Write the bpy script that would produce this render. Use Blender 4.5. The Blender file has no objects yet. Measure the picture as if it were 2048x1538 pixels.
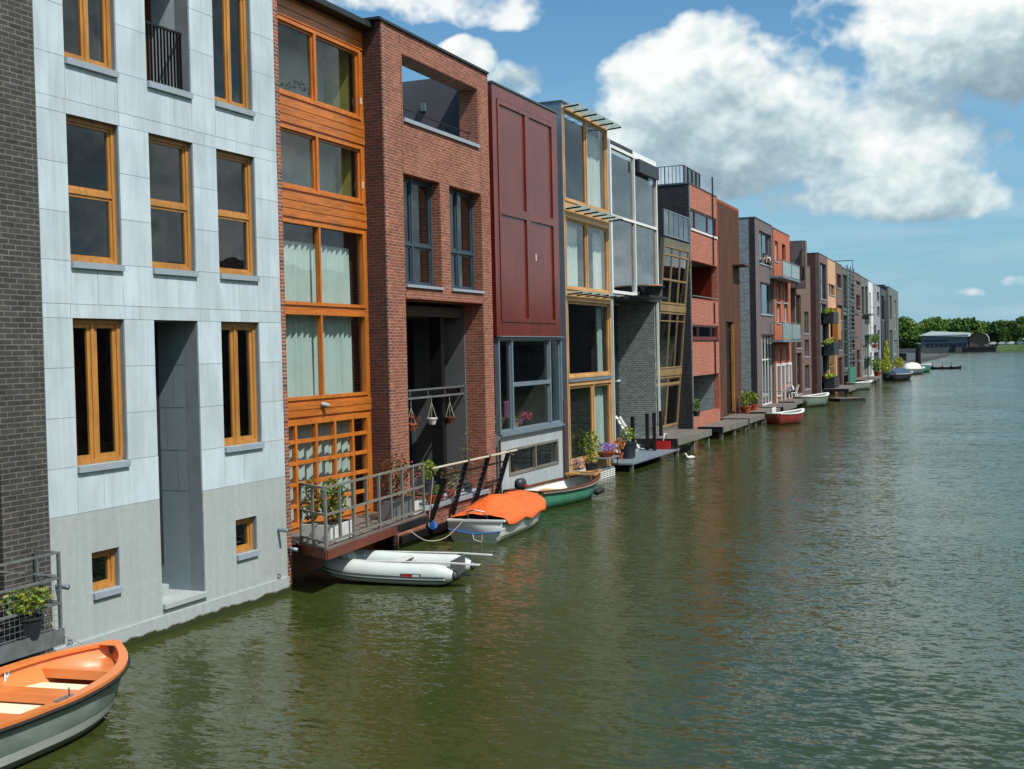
import bpy, bmesh, math, random
from mathutils import Vector, Matrix
from math import sin, cos, pi, radians
random.seed(7)
S = bpy.context.scene
COL = S.collection
# ------------------------------------------------------------------ camera
CH = 4.5                      # eye height above the water (m), standing on the bridge
YAW, PITCH, ROLL, FPX = 0.399214565, 0.0268651476, -0.0221817194, 2413.0
def _basis():
    cy, sy = cos(YAW), sin(YAW)
    fwd = Vector((-sy, cy, 0)); right = Vector((cy, sy, 0)); up = Vector((0, 0, 1))
    f2 = fwd*cos(PITCH) - up*sin(PITCH); u2 = up*cos(PITCH) + fwd*sin(PITCH)
    r3 = right*cos(ROLL) + u2*sin(ROLL); u3 = u2*cos(ROLL) - right*sin(ROLL)
    return r3, u3, f2
CR, CU, CF = _basis()
CAMLOC = Vector((0, 0, CH))
def ray(px, py):              # survey ray through a point measured on the photograph (2048 x 1538)
    return CR*(px-1024) - CU*(py-769) + CF*FPX
def onz(px, py, z=0.0):
    d = ray(px, py); return CAMLOC + d*((z-CH)/d.z)
def onx(px, py, X):
    d = ray(px, py); return CAMLOC + d*(X/d.x)
cam = bpy.data.cameras.new('camera'); camo = bpy.data.objects.new('camera', cam); COL.objects.link(camo)
m = Matrix((CR, CU, -CF)).transposed().to_4x4(); m.translation = CAMLOC; camo.matrix_world = m
cam.sensor_width = 36; cam.lens = 36*FPX/2048; cam.clip_end = 9000; cam.clip_start = .1
S.camera = camo
# ------------------------------------------------------------------ tags and meshes
def tag(o, label=None, cat=None, group=None, kind=None):
    if label: o['label'] = label
    if cat: o['category'] = cat
    if group: o['group'] = group
    if kind: o['kind'] = kind
    return o
def empty(name, loc, rz=0, label=None, cat=None, group=None):
    o = bpy.data.objects.new(name, None); COL.objects.link(o)
    o.location = loc; o.rotation_euler = (0, 0, rz); o.empty_display_size = .2
    return tag(o, label, cat, group)
class MB:
    def __init__(s): s.v = []; s.f = []
    def add(s, vs, fs):
        n = len(s.v); s.v += [tuple(v) for v in vs]; s.f += [tuple(i+n for i in f) for f in fs]; return s
    def quad(s, a, b, c, d): return s.add([a, b, c, d], [(0, 1, 2, 3)])
    def box(s, x0, x1, y0, y1, z0, z1):
        if x0 > x1: x0, x1 = x1, x0
        if y0 > y1: y0, y1 = y1, y0
        if z0 > z1: z0, z1 = z1, z0
        return s.add([(x0,y0,z0),(x1,y0,z0),(x1,y1,z0),(x0,y1,z0),(x0,y0,z1),(x1,y0,z1),(x1,y1,z1),(x0,y1,z1)],
                     [(0,3,2,1),(4,5,6,7),(0,1,5,4),(1,2,6,5),(2,3,7,6),(3,0,4,7)])
    def tube(s, pts, r, n=6, cap=True):
        pts = [Vector(p) for p in pts]; k = len(pts)
        rs = r if isinstance(r, (list, tuple)) else [r]*k
        base = len(s.v); up = Vector((0, 0, 1))
        for i, p in enumerate(pts):
            t = (pts[min(i+1, k-1)] - pts[max(i-1, 0)]).normalized()
            a = t.cross(up)
            if a.length < .05: a = t.cross(Vector((1, 0, 0)))
            a.normalize(); b = t.cross(a)
            for j in range(n):
                w = 2*pi*j/n; s.v.append(tuple(p + a*cos(w)*rs[i] + b*sin(w)*rs[i]))
        for i in range(k-1):
            for j in range(n):
                q = (j+1) % n
                s.f.append((base+i*n+j, base+i*n+q, base+(i+1)*n+q, base+(i+1)*n+j))
        if cap:
            s.f.append(tuple(base+j for j in reversed(range(n)))); s.f.append(tuple(base+(k-1)*n+j for j in range(n)))
        return s
    def bar(s, p, q, w, h=None):      # rectangular bar between two points
        h = h or w; p = Vector(p); q = Vector(q); t = (q-p).normalized(); up = Vector((0, 0, 1))
        a = t.cross(up)
        if a.length < .05: a = Vector((0, 1, 0))
        a.normalize(); b = a.cross(t)
        vs = [c + a*i*w/2 + b*j*h/2 for c in (p, q) for i, j in ((-1,-1),(1,-1),(1,1),(-1,1))]
        return s.add(vs, [(0,3,2,1),(4,5,6,7),(0,1,5,4),(1,2,6,5),(2,3,7,6),(3,0,4,7)])
    def prism(s, poly, lo, hi, ax='z'):
        n = len(poly)
        def P(a, b, c): return {'z': (a, b, c), 'y': (a, c, b), 'x': (c, a, b)}[ax]
        return s.add([P(a, b, lo) for a, b in poly]+[P(a, b, hi) for a, b in poly],
                     [tuple(range(n)), tuple(range(2*n-1, n-1, -1))]+[(i, i+n, (i+1) % n+n, (i+1) % n) for i in range(n)])
    def lathe(s, prof, c=(0, 0, 0), n=14):
        base = len(s.v)
        for r, z in prof:
            for j in range(n): s.v.append((c[0]+r*cos(2*pi*j/n), c[1]+r*sin(2*pi*j/n), c[2]+z))
        for i in range(len(prof)-1):
            for j in range(n):
                q = (j+1) % n; s.f.append((base+i*n+j, base+i*n+q, base+(i+1)*n+q, base+(i+1)*n+j))
        return s
    def slab(s, x0, x1, ys, zs, holes):   # wall between x0 (back) and x1 (front) with rectangular holes
        y0, y1 = ys; z0, z1 = zs; e = 1e-6
        Y = sorted({y0, y1}|{min(max(h[i], y0), y1) for h in holes for i in (0, 1)})
        Z = sorted({z0, z1}|{min(max(h[i], z0), z1) for h in holes for i in (2, 3)})
        ny, nz = len(Y)-1, len(Z)-1
        def solid(i, j):
            if i < 0 or j < 0 or i >= ny or j >= nz: return False
            cy, cz = (Y[i]+Y[i+1])/2, (Z[j]+Z[j+1])/2
            return not any(h[0]-e < cy < h[1]+e and h[2]-e < cz < h[3]+e for h in holes)
        for i in range(ny):
            for j in range(nz):
                if not solid(i, j): continue
                a, b, c, d = Y[i], Y[i+1], Z[j], Z[j+1]
                s.quad((x1,a,c),(x1,b,c),(x1,b,d),(x1,a,d)); s.quad((x0,a,c),(x0,a,d),(x0,b,d),(x0,b,c))
                if not solid(i-1, j): s.quad((x0,a,c),(x1,a,c),(x1,a,d),(x0,a,d))
                if not solid(i+1, j): s.quad((x0,b,c),(x0,b,d),(x1,b,d),(x1,b,c))
                if not solid(i, j-1): s.quad((x0,a,c),(x0,b,c),(x1,b,c),(x1,a,c))
                if not solid(i, j+1): s.quad((x0,a,d),(x1,a,d),(x1,b,d),(x0,b,d))
        return s
    def build(s, name, mat, parent=None, smooth=False, bevel=0, loc=None):
        me = bpy.data.meshes.new(name); me.from_pydata(s.v, [], s.f); me.update()
        o = bpy.data.objects.new(name, me); COL.objects.link(o)
        if mat: me.materials.append(mat)
        if smooth: me.polygons.foreach_set('use_smooth', [True]*len(me.polygons))
        if bevel:
            b = o.modifiers.new('bevel', 'BEVEL'); b.width = bevel; b.segments = 2; b.limit_method = 'ANGLE'
        if parent: o.parent = parent
        if loc is not None: o.location = loc
        return o
SPLIT = {'boarding', 'loggia_wall', 'floor', 'bracket', 'post', 'drain_spout', 'band', 'room_wall', 'terrace_wall', 'expansion_joint', 'under_frame', 'rub_rail', 'edge_trim', 'downpipe', 'screen_support', 'balcony', 'niche_step', 'side_wall', 'box_window', 'glass_pane', 'room_wall', 'louvre_awning', 'stem'}
def split_loose():
    for o in [o for o in bpy.data.objects if o.type == 'MESH' and o.name.split('.')[0] in SPLIT and not o.modifiers]:
        me = o.data; par = list(range(len(me.vertices)))
        def find(a):
            while par[a] != a: par[a] = par[par[a]]; a = par[a]
            return a
        for e in me.edges: a, b = find(e.vertices[0]), find(e.vertices[1]); par[a] = b
        co = [tuple(v.co) for v in me.vertices]; seen = {}
        for i, c in enumerate(co):
            k = tuple(round(x, 4) for x in c)
            if k in seen: par[find(i)] = find(seen[k])
            else: seen[k] = i
        g = {}
        for p_ in me.polygons: g.setdefault(find(p_.vertices[0]), []).append(tuple(p_.vertices))
        if len(g) < 2 or len(g) > 40: continue
        base = o.name.split('.')[0]
        for fs in g.values():
            ids = sorted({i for f in fs for i in f}); ix = {v: k for k, v in enumerate(ids)}
            n = bpy.data.meshes.new(base); n.from_pydata([co[i] for i in ids], [], [tuple(ix[i] for i in f) for f in fs]); n.update()
            if me.polygons[0].use_smooth: n.polygons.foreach_set('use_smooth', [True]*len(n.polygons))
            for mt in me.materials: n.materials.append(mt)
            q = bpy.data.objects.new(base, n); COL.objects.link(q); q.parent = o.parent; q.matrix_local = o.matrix_local
            for k_ in ('label', 'category', 'group'):
                if k_ in o: q[k_] = o[k_]
        if not o.children: bpy.data.objects.remove(o)
def children(o): return [c for c in bpy.data.objects if c.parent == o]
def copy_tree(o, parent=None, label=None, group=None):
    c = o.copy(); COL.objects.link(c); c.parent = parent
    if label: c['label'] = label
    if group: c['group'] = group
    for ch in list(o.children): copy_tree(ch, c)
    return c
# ------------------------------------------------------------------ materials
def srgb(r, g, b):
    f = lambda c: (c/12.92 if c <= .04045 else ((c+.055)/1.055)**2.4)
    return (f(r/255), f(g/255), f(b/255), 1)
def newmat(name):
    m = bpy.data.materials.new(name); m.use_nodes = True; nt = m.node_tree
    b = nt.nodes['Principled BSDF']; return m, nt, b
def N(nt, t, **kw):
    n = nt.nodes.new(t)
    for k, v in kw.items():
        if k in n.inputs.keys() if isinstance(k, str) else False: n.inputs[k].default_value = v
        else: setattr(n, k, v)
    return n
def L(nt, a, b): nt.links.new(a, b)
def mixc(nt, fac, a, b, mode='MIX'):
    n = nt.nodes.new('ShaderNodeMix'); n.data_type = 'RGBA'; n.blend_type = mode
    for i, v in ((0, fac), (6, a), (7, b)):
        if hasattr(v, 'links') or isinstance(v, bpy.types.NodeSocket): nt.links.new(v, n.inputs[i])
        else: n.inputs[i].default_value = v
    return n.outputs[2]
def math_(nt, op, a, b=None, c=None, clamp=False):
    n = nt.nodes.new('ShaderNodeMath'); n.operation = op; n.use_clamp = clamp
    for i, v in enumerate((a, b, c)):
        if v is None: continue
        if isinstance(v, bpy.types.NodeSocket): nt.links.new(v, n.inputs[i])
        else: n.inputs[i].default_value = v
    return n.outputs[0]
def ramp(nt, fac, stops):
    n = nt.nodes.new('ShaderNodeValToRGB'); nt.links.new(fac, n.inputs[0])
    e = n.color_ramp.elements
    while len(e) < len(stops): e.new(.5)
    for k, (p, c) in enumerate(stops):
        e[k].position = p; e[k].color = c if len(c) == 4 else (*c, 1)
    return n.outputs[0]
def noise(nt, vec, scale, detail=4, rough=.55, dist=0):
    n = nt.nodes.new('ShaderNodeTexNoise'); n.inputs['Scale'].default_value = scale
    n.inputs['Detail'].default_value = detail; n.inputs['Roughness'].default_value = rough; n.inputs['Distortion'].default_value = dist
    if vec is not None: nt.links.new(vec, n.inputs['Vector'])
    return n.outputs['Fac']
def coords(nt): return nt.nodes.new('ShaderNodeTexCoord').outputs['Object']
def scaled(nt, vec, s):
    n = nt.nodes.new('ShaderNodeMapping'); nt.links.new(vec, n.inputs[0]); n.inputs['Scale'].default_value = s; return n.outputs[0]
def wallvec(nt):               # (x+y, z): one continuous set of courses on front and side walls
    sp = nt.nodes.new('ShaderNodeSeparateXYZ'); L(nt, coords(nt), sp.inputs[0])
    a = math_(nt, 'ADD', sp.outputs[0], sp.outputs[1])
    c = nt.nodes.new('ShaderNodeCombineXYZ'); L(nt, a, c.inputs[0]); L(nt, sp.outputs[2], c.inputs[1])
    return c.outputs[0], sp.outputs[2]
def bump(nt, h, b, strength=.3, dist=.01):
    n = nt.nodes.new('ShaderNodeBump'); n.inputs['Strength'].default_value = strength; n.inputs['Distance'].default_value = dist
    L(nt, h, n.inputs['Height']); L(nt, n.outputs[0], b.inputs['Normal'])
def algae(nt, col, z):         # green growth and wet stain at the waterline
    nz = noise(nt, coords(nt), 3.0, 3)
    h = math_(nt, 'ADD', z, math_(nt, 'MULTIPLY', nz, -.16))
    f1 = ramp(nt, math_(nt, 'ADD', math_(nt, 'MULTIPLY', h, 1.0), .5), [(.52, (1,1,1)), (.555, (0,0,0))])
    return mixc(nt, f1, col, srgb(46, 54, 20))
_mats = {}
def brick(name, c1, c2, mortar, bw=.22, bh=.065, ms=.012, var=.35, wash=None, rough=.85):
    if name in _mats: return _mats[name]
    m, nt, b = newmat(name); v, z = wallvec(nt)
    t = nt.nodes.new('ShaderNodeTexBrick'); L(nt, v, t.inputs['Vector'])
    t.inputs['Color1'].default_value = c1; t.inputs['Color2'].default_value = c2; t.inputs['Mortar'].default_value = mortar
    t.inputs['Scale'].default_value = 1; t.inputs['Mortar Size'].default_value = ms; t.inputs['Brick Width'].default_value = bw
    t.inputs['Row Height'].default_value = bh; t.inputs['Mortar Smooth'].default_value = .15
    col = t.outputs['Color']
    n1 = noise(nt, coords(nt), 1.1, 6, .65)
    col = mixc(nt, 1, col, ramp(nt, n1, [(.3, (1-var,)*3), (.7, (1+var*.6,)*3)]), 'MULTIPLY')
    n3 = noise(nt, scaled(nt, v, (bw and 1/bw*.9, 1/bh*.9, 1)), 1, 2)
    col = mixc(nt, 1, col, ramp(nt, n3, [(.3, (.75,)*3), (.7, (1.3,)*3)]), 'MULTIPLY')
    if wash:
        n2 = noise(nt, scaled(nt, coords(nt), (1, 1, .35)), .9, 5, .7)
        col = mixc(nt, ramp(nt, n2, [(.5, (0,0,0)), (.75, (.45,)*3)]), col, wash)
    col = algae(nt, col, z)
    L(nt, col, b.inputs['Base Color']); b.inputs['Roughness'].default_value = rough
    bump(nt, math_(nt, 'SUBTRACT', n3, math_(nt, 'MULTIPLY', t.outputs['Fac'], 1.5)), b, .5, .006)
    _mats[name] = m; return m
def plain(name, c, rough=.6, metal=0, var=.12, scale=3.0, stretch=(1, 1, 1), bmp=.1, spec=.5, island=0, alg=False, coat=0, bd=.004, streak=0):
    if name in _mats: return _mats[name]
    m, nt, b = newmat(name)
    v = scaled(nt, coords(nt), stretch)
    n1 = noise(nt, v, scale, 6, .6)
    col = mixc(nt, 1, c, ramp(nt, n1, [(.28, (1-var*1.6,)*3), (.72, (1+var,)*3)]), 'MULTIPLY')
    if streak:      # rain streaks and runs down the face
        n2 = noise(nt, scaled(nt, coords(nt), (5, 5, .35)), 1.6, 5, .6); col = mixc(nt, 1, col, ramp(nt, n2, [(.32, (1-streak, 1-streak*.95, 1-streak*.9)), (.56, (1, 1, 1))]), 'MULTIPLY')
    if island:
        g = nt.nodes.new('ShaderNodeNewGeometry')
        col = mixc(nt, 1, col, ramp(nt, g.outputs['Random Per Island'], [(0, (1-island,)*3), (1, (1+island,)*3)]), 'MULTIPLY')
    if alg:
        sp = nt.nodes.new('ShaderNodeSeparateXYZ'); L(nt, coords(nt), sp.inputs[0]); col = algae(nt, col, sp.outputs[2])
    L(nt, col, b.inputs['Base Color'])
    r = ramp(nt, n1, [(.2, (max(0, rough-.1),)*3), (.8, (min(1, rough+.1),)*3)]); L(nt, r, b.inputs['Roughness'])
    b.inputs['Metallic'].default_value = metal; b.inputs['Specular IOR Level'].default_value = spec
    b.inputs['Coat Weight'].default_value = coat; b.inputs['Coat Roughness'].default_value = .15
    if bmp: bump(nt, noise(nt, v, scale*6, 4), b, bmp, bd)
    _mats[name] = m; return m
def timber(name, c, dark=.6, rough=.45, vertical=True, k=1, coat=0.0):
    if name in _mats: return _mats[name]
    m, nt, b = newmat(name)
    st = (9, 9, .7) if vertical else (9, .7, 9)
    v = scaled(nt, coords(nt), st)
    n1 = noise(nt, v, 2.2*k, 7, .6, .4); n2 = noise(nt, coords(nt), .8, 4)
    dk = (c[0]*dark, c[1]*dark*.9, c[2]*dark*.8, 1); lt = (min(1, c[0]*1.2), min(1, c[1]*1.18), min(1, c[2]*1.15), 1)
    col = mixc(nt, 1, ramp(nt, n1, [(.25, dk), (.55, c), (.85, lt)]), ramp(nt, n2, [(.3, (.78,)*3), (.7, (1.12,)*3)]), 'MULTIPLY')
    L(nt, col, b.inputs['Base Color']); b.inputs['Roughness'].default_value = rough
    b.inputs['Coat Weight'].default_value = coat; b.inputs['Coat Roughness'].default_value = .2
    bump(nt, n1, b, .15, .003)
    _mats[name] = m; return m
def glassmat(name='window glass', tint=(.80, .86, .86, 1), f0=.075, wob=.004):
    if name in _mats: return _mats[name]
    m, nt, b = newmat(name); nt.nodes.remove(b); out = nt.nodes['Material Output']
    lw = nt.nodes.new('ShaderNodeLayerWeight'); lw.inputs[0].default_value = .5
    fr = math_(nt, 'MULTIPLY_ADD', math_(nt, 'POWER', lw.outputs['Facing'], 4.2), 1-f0, f0, clamp=True)
    tr = nt.nodes.new('ShaderNodeBsdfTransparent'); tr.inputs[0].default_value = tint
    gl = nt.nodes.new('ShaderNodeBsdfGlossy'); gl.inputs['Roughness'].default_value = .0; gl.inputs[0].default_value = (1, 1, 1, 1)
    bp = nt.nodes.new('ShaderNodeBump'); bp.inputs['Strength'].default_value = .6; bp.inputs['Distance'].default_value = wob
    L(nt, noise(nt, coords(nt), 1.3, 2), bp.inputs['Height']); L(nt, bp.outputs[0], gl.inputs['Normal'])
    mx = nt.nodes.new('ShaderNodeMixShader'); L(nt, fr, mx.inputs[0])
    L(nt, tr.outputs[0], mx.inputs[1]); L(nt, gl.outputs[0], mx.inputs[2]); L(nt, mx.outputs[0], out.inputs[0])
    _mats[name] = m; return m
def leafmat(name, c, c2=None, rough=.6):
    if name in _mats: return _mats[name]
    m, nt, b = newmat(name); g = nt.nodes.new('ShaderNodeNewGeometry')
    c2 = c2 or (c[0]*.45, c[1]*.5, c[2]*.45, 1)
    col = ramp(nt, g.outputs['Random Per Island'], [(0, c2), (.5, c), (1, (min(1, c[0]*1.6), min(1, c[1]*1.5), c[2]*1.3, 1))])
    L(nt, col, b.inputs['Base Color']); b.inputs['Roughness'].default_value = rough
    tr = nt.nodes.new('ShaderNodeBsdfTranslucent'); L(nt, col, tr.inputs[0])
    mx = nt.nodes.new('ShaderNodeMixShader'); mx.inputs[0].default_value = .3
    L(nt, b.outputs[0], mx.inputs[1]); L(nt, tr.outputs[0], mx.inputs[2]); L(nt, mx.outputs[0], nt.nodes['Material Output'].inputs[0])
    _mats[name] = m; return m
C = srgb
def slatmat():
    m, nt, b = newmat('translucent awning glass'); b.inputs['Base Color'].default_value = C(190, 206, 204); b.inputs['Roughness'].default_value = .3
    tr = nt.nodes.new('ShaderNodeBsdfTranslucent'); tr.inputs[0].default_value = C(200, 216, 212)
    mx = nt.nodes.new('ShaderNodeMixShader'); mx.inputs[0].default_value = .6
    L(nt, b.outputs[0], mx.inputs[1]); L(nt, tr.outputs[0], mx.inputs[2]); L(nt, mx.outputs[0], nt.nodes['Material Output'].inputs[0]); return m
M = dict(
 darkbrick=brick('dark grey brown brick', C(57,56,54), C(72,69,65), C(108,106,100), .25, .078, .009, .3),
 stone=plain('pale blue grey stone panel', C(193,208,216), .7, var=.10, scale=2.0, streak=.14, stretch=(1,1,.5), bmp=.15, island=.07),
 granite=plain('grey speckled granite', C(170,178,178), .65, streak=.10, var=.05, scale=9, bmp=.2, island=.04, alg=True),
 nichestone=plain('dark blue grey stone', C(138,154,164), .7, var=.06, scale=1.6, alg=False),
 joint=plain('joint', C(128,138,144), .9),
 redbrick=brick('red brick', C(150,86,64), C(124,68,54), C(158,126,108), .22, .07, .010, .22, wash=C(168,118,100)),
 sidebrick=brick('brown red brick', C(86,46,38), C(58,38,40), C(100,74,64), .22, .07, .009, .3),
 quoin=brick('mottled orange brick', C(160,84,56), C(88,62,70), C(165,135,115), .22, .07, .012, .3),
 larch=timber('varnished larch frame', C(190,134,66), .62, .45, coat=.1),
 orange=timber('orange stained timber', C(206,120,44), .6, .42, coat=.15),
 orangeh=timber('orange stained boards', C(198,114,44), .55, .42, vertical=False, coat=.15),
 pine=timber('pale pine frame', C(208,162,108), .7, .5),
 dullpine=timber('weathered pine frame', C(158,132,92), .65, .6),
 greywood=timber('weathered grey wood', C(120,118,110), .6, .85, k=.8),
 deckwood=timber('weathered deck boards', C(112,104,98), .6, .85, vertical=False, k=.8),
 mahog=timber('red mahogany panel', C(114,38,21), .5, .32, coat=.4, k=.4),
 brownwood=timber('brown stained timber', C(98,56,34), .6, .55),
 rustybeam=plain('rust red steel beam', C(104,52,36), .7, var=.25, scale=4, stretch=(1,1,.4)),
 corten=plain('weathering steel', C(86,50,32), .8, var=.32, scale=1.4, stretch=(1,1,.35), bmp=.2),
 dkmetal=plain('dark anthracite metal', C(48,54,60), .45, .3, var=.08),
 black=plain('black painted steel', C(26,27,30), .45, .2, var=.1),
 galv=plain('galvanised steel', C(140,148,150), .45, .55, var=.15, scale=6),
 alu=plain('grey aluminium frame', C(134,150,162), .45, .4, var=.06),
 blueframe=plain('blue grey window frame', C(64,80,92), .45, .1, var=.06),
 white=plain('white paint', C(232,234,230), .5, var=.04),
 render=plain('light grey cement panel', C(172,180,184), .8, streak=.2, var=.06, scale=1.2, stretch=(1,1,.35), alg=True),
 greyrender=plain('grey plaster', C(96,98,102), .9, var=.1, scale=1.5),
 greybrick=brick('grey painted brick', C(150,160,158), C(132,142,142), C(96,104,104), .22, .09, .012, .12),
 grey2=brick('blue grey brick', C(152,164,168), C(138,150,156), C(120,130,134), .3, .11, .01, .1),
 purple=brick('purple brown brick', C(112,98,100), C(96,84,86), C(122,114,114), .22, .075, .01, .15),
 blackbrick=brick('black glazed brick', C(38,38,42), C(28,28,32), C(70,72,76), .22, .08, .010, .3),
 salmon=brick('salmon red brick', C(178,98,78), C(160,84,66), C(186,138,118), .22, .07, .010, .12),
 terrac=plain('orange plaster', C(182,104,78), .85, var=.08, scale=1.5),
 cream=plain('cream plaster', C(205,165,132), .85, var=.06, scale=1),
 brown=brick('brown brick', C(120,92,84), C(100,76,70), C(126,108,100), .22, .075, .01, .15),
 greenish=plain('grey green cladding', C(104,113,110), .7, var=.1),
 lav=plain('lavender grey cladding', C(148,151,160), .7, var=.06),
 teal=plain('teal painted metal', C(60,130,110), .6, var=.1),
 interior=plain('interior wall', C(84,86,84), .9, bmp=0),
 ochre=plain('ochre interior wall', C(176,168,86), .9, bmp=0),
 palewall=plain('pale interior wall', C(214,220,214), .9, bmp=0),
 intfloor=plain('interior floor', C(84,70,56), .7, bmp=0),
 roof=plain('dark roofing', C(70,72,74), .9, var=.1),
 coping=plain('zinc coping', C(96,108,112), .5, .4),
 darkcoping=plain('dark green coping', C(44,52,52), .5, .2),
 sill=plain('blue grey stone sill', C(150,162,172), .7, var=.05),
 curtain=plain('pale green curtain', C(204,218,212), .9, var=.05, bmp=0),
 white_f=plain('white curtain cloth', C(222,226,222), .9, var=.03, bmp=0),
 orangeboat=plain('orange gelcoat', C(222,128,66), .35, var=.06, coat=.3),
 greyhull=plain('scuffed grey green hull', C(124,138,128), .5, var=.2, scale=2, stretch=(1,1,2)),
 creamfloor=plain('cream boat floor', C(236,228,196), .6, var=.05),
 rubber=plain('black rubber', C(28,28,30), .7),
 tarp=plain('orange tarpaulin', C(238,104,42), .55, var=.08, scale=1.2, bmp=.9, bd=.07),
 whitehull=plain('white boat hull', C(222,226,224), .35, var=.05, coat=.3),
 greenhull=plain('green painted hull', C(78,148,122), .4, var=.15, scale=5),
 pvc=plain('grey inflatable fabric', C(202,210,208), .45, var=.04),
 pvcdark=plain('dark grey inflatable fabric', C(74,80,82), .5, var=.04),
 rope=plain('pale rope', C(190,184,165), .9),
 bluerope=plain('blue rope', C(50,110,190), .8),
 redplas=plain('red plastic', C(200,36,36), .4),
 terra=plain('terracotta', C(176,86,50), .8),
 whitepot=plain('white planter', C(206,206,202), .6),
 darkpot=plain('dark grey plastic pot', C(44,50,56), .5),
 soil=plain('potting soil', C(50,38,28), .95),
 leaf=leafmat('green leaves', C(96,128,48)),
 leafdark=leafmat('dark green leaves', C(58,88,36)),
 leafyel=leafmat('yellow green leaves', C(150,160,52)),
 leafred=leafmat('brown red leaves', C(130,70,40)),
 purplefl=leafmat('purple flowers', C(160,134,205), C(90,60,150)),
 orangefl=leafmat('orange flowers', C(240,120,50), C(200,60,30)),
 pinkfl=leafmat('pink flowers', C(210,90,120), C(160,40,80)),
 skin=plain('skin', C(200,150,122), .6, bmp=0),
 hair=plain('dark hair', C(50,38,30), .8, bmp=0),
 bluecloth=plain('blue cotton', C(96,128,176), .9, bmp=0),
 whitecloth=plain('white cotton', C(225,225,225), .9, bmp=0),
 jeans=plain('blue jeans', C(56,72,96), .9, bmp=0),
 darkcloth=plain('dark cloth', C(40,42,48), .9, bmp=0),
 redvest=plain('red orange life vest', C(220,60,36), .7, bmp=0),
 glass=glassmat(), glassblue=glassmat('blue tinted glass', (.50,.60,.68,1), .22),
 slat=slatmat(),
 frost=plain('pale frosted glass', C(138,156,156), .25, bmp=0),
)
# ------------------------------------------------------------------ house helpers (local frame: x towards the water, y along the row, z up)
class House:
    def __init__(s, name, label, X, pt, th=0.0, cat='house', group='terraced houses along the canal', tail=True):
        p = onx(*pt, X); s.O = Vector((X, p.y, 0)); s.th = th; s.n = Vector((cos(th), sin(th), 0)); s.s = Vector((-sin(th), cos(th), 0))
        s.root = empty(name, s.O, th, label, cat, group); s.lean = None
    def f(s, px, py, d=0.0):
        r = ray(px, py); t = ((s.O-CAMLOC).dot(s.n)+d)/r.dot(s.n); P = CAMLOC+r*t
        return (P-s.O).dot(s.s), P.z
    def y(s, px, py, d=0.0): return s.f(px, py, d)[0]
    def z(s, px, py, d=0.0): return s.f(px, py, d)[1]
    def r(s, x1, y1, x2, y2, d=0.0):
        a = s.f(x1, y1, d); b = s.f(x2, y2, d); return (a[0], b[0], b[1], a[1])
    def side(s, px, py, yl):                 # point on the side wall plane y = yl -> (x, z)
        r = ray(px, py); t = ((s.O-CAMLOC).dot(s.s)+yl)/r.dot(s.s); P = CAMLOC+r*t
        return (P-s.O).dot(s.n), P.z
    def w(s, x, y, z): return s.O + s.n*x + s.s*y + Vector((0, 0, z))
    def part(s, name, mb, mat, parent=None, **k):
        if s.lean: mb.v = [(v[0]+s.lean(v[2]), v[1], v[2]) for v in mb.v]
        o = mb.build(name, M[mat] if isinstance(mat, str) else mat, parent or s.root, **k); return o
def window(H, r, x=-.1, mat='larch', fw=.07, cols=(), rows=(), mw=.07, sill='sill', sash=.0, glass='glass', t=.07, name='window', parent=None, cells=None, sillw=.05, sillh=.10):
    y0, y1, z0, z1 = r; b = MB()
    b.box(x-t, x, y0, y1, z1-fw, z1); b.box(x-t, x, y0, y1, z0, z0+fw)
    b.box(x-t, x, y0, y0+fw, z0+fw, z1-fw); b.box(x-t, x, y1-fw, y1, z0+fw, z1-fw)
    Y = [y0+fw-mw/2]+[y0+(y1-y0)*c for c in cols]+[y1-fw+mw/2]; Z = [z0+fw-mw/2]+[z0+(z1-z0)*c for c in rows]+[z1-fw+mw/2]
    for c in Y[1:-1]: b.box(x-t+.004, x-.004, c-mw/2, c+mw/2, z0+fw, z1-fw)
    for i in range(len(Y)-1):
        for c in Z[1:-1]: b.box(x-t+.007, x-.007, Y[i]+mw/2, Y[i+1]-mw/2, c-mw/2, c+mw/2)
    g = MB()
    for i in range(len(Y)-1):
        for j in range(len(Z)-1):
            a0, a1, c0, c1 = Y[i]+mw/2, Y[i+1]-mw/2, Z[j]+mw/2, Z[j+1]-mw/2
            if sash:
                xs = x-t*.55; s_ = sash
                b.box(xs-.03, xs+.012, a0, a1, c1-s_, c1); b.box(xs-.03, xs+.012, a0, a1, c0, c0+s_)
                b.box(xs-.03, xs+.012, a0, a0+s_, c0+s_, c1-s_); b.box(xs-.03, xs+.012, a1-s_, a1, c0+s_, c1-s_)
            g.quad((x-t*.7, a0, c0), (x-t*.7, a1, c0), (x-t*.7, a1, c1), (x-t*.7, a0, c1))
    o = H.part(name, b, mat, parent); H.part('pane', g, glass, o)
    if sill:
        sb = MB().box(x+.004, sillw, y0-.0, y1+.0, z0-sillh, z0-.004); H.part('sill', sb, sill, o)
    return o
def curtain(H, y0, y1, z0, z1, x, mat='curtain', parent=None, folds=9, amp=.05, name='curtain', nz=6):
    b = MB(); n = int(folds*8); ph = [random.uniform(0, 6) for _ in range(4)]
    for j in range(nz+1):
        k = j/nz
        for i in range(n+1):
            u = i/n; yy = y0+(y1-y0)*u
            w = sin(u*folds*2*pi+ph[0]+.5*sin(u*13+ph[1]))+.45*sin(u*folds*4.7+ph[2]+k*1.2)
            b.v.append((x+amp*w*(1-.35*k), yy+.012*sin(k*5+u*30), z0+(z1-z0)*k))
    for j in range(nz):
        for i in range(n): a = j*(n+1)+i; b.f.append((a, a+1, a+n+2, a+n+1))
    return H.part(name, b, mat, parent, smooth=True)
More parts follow.
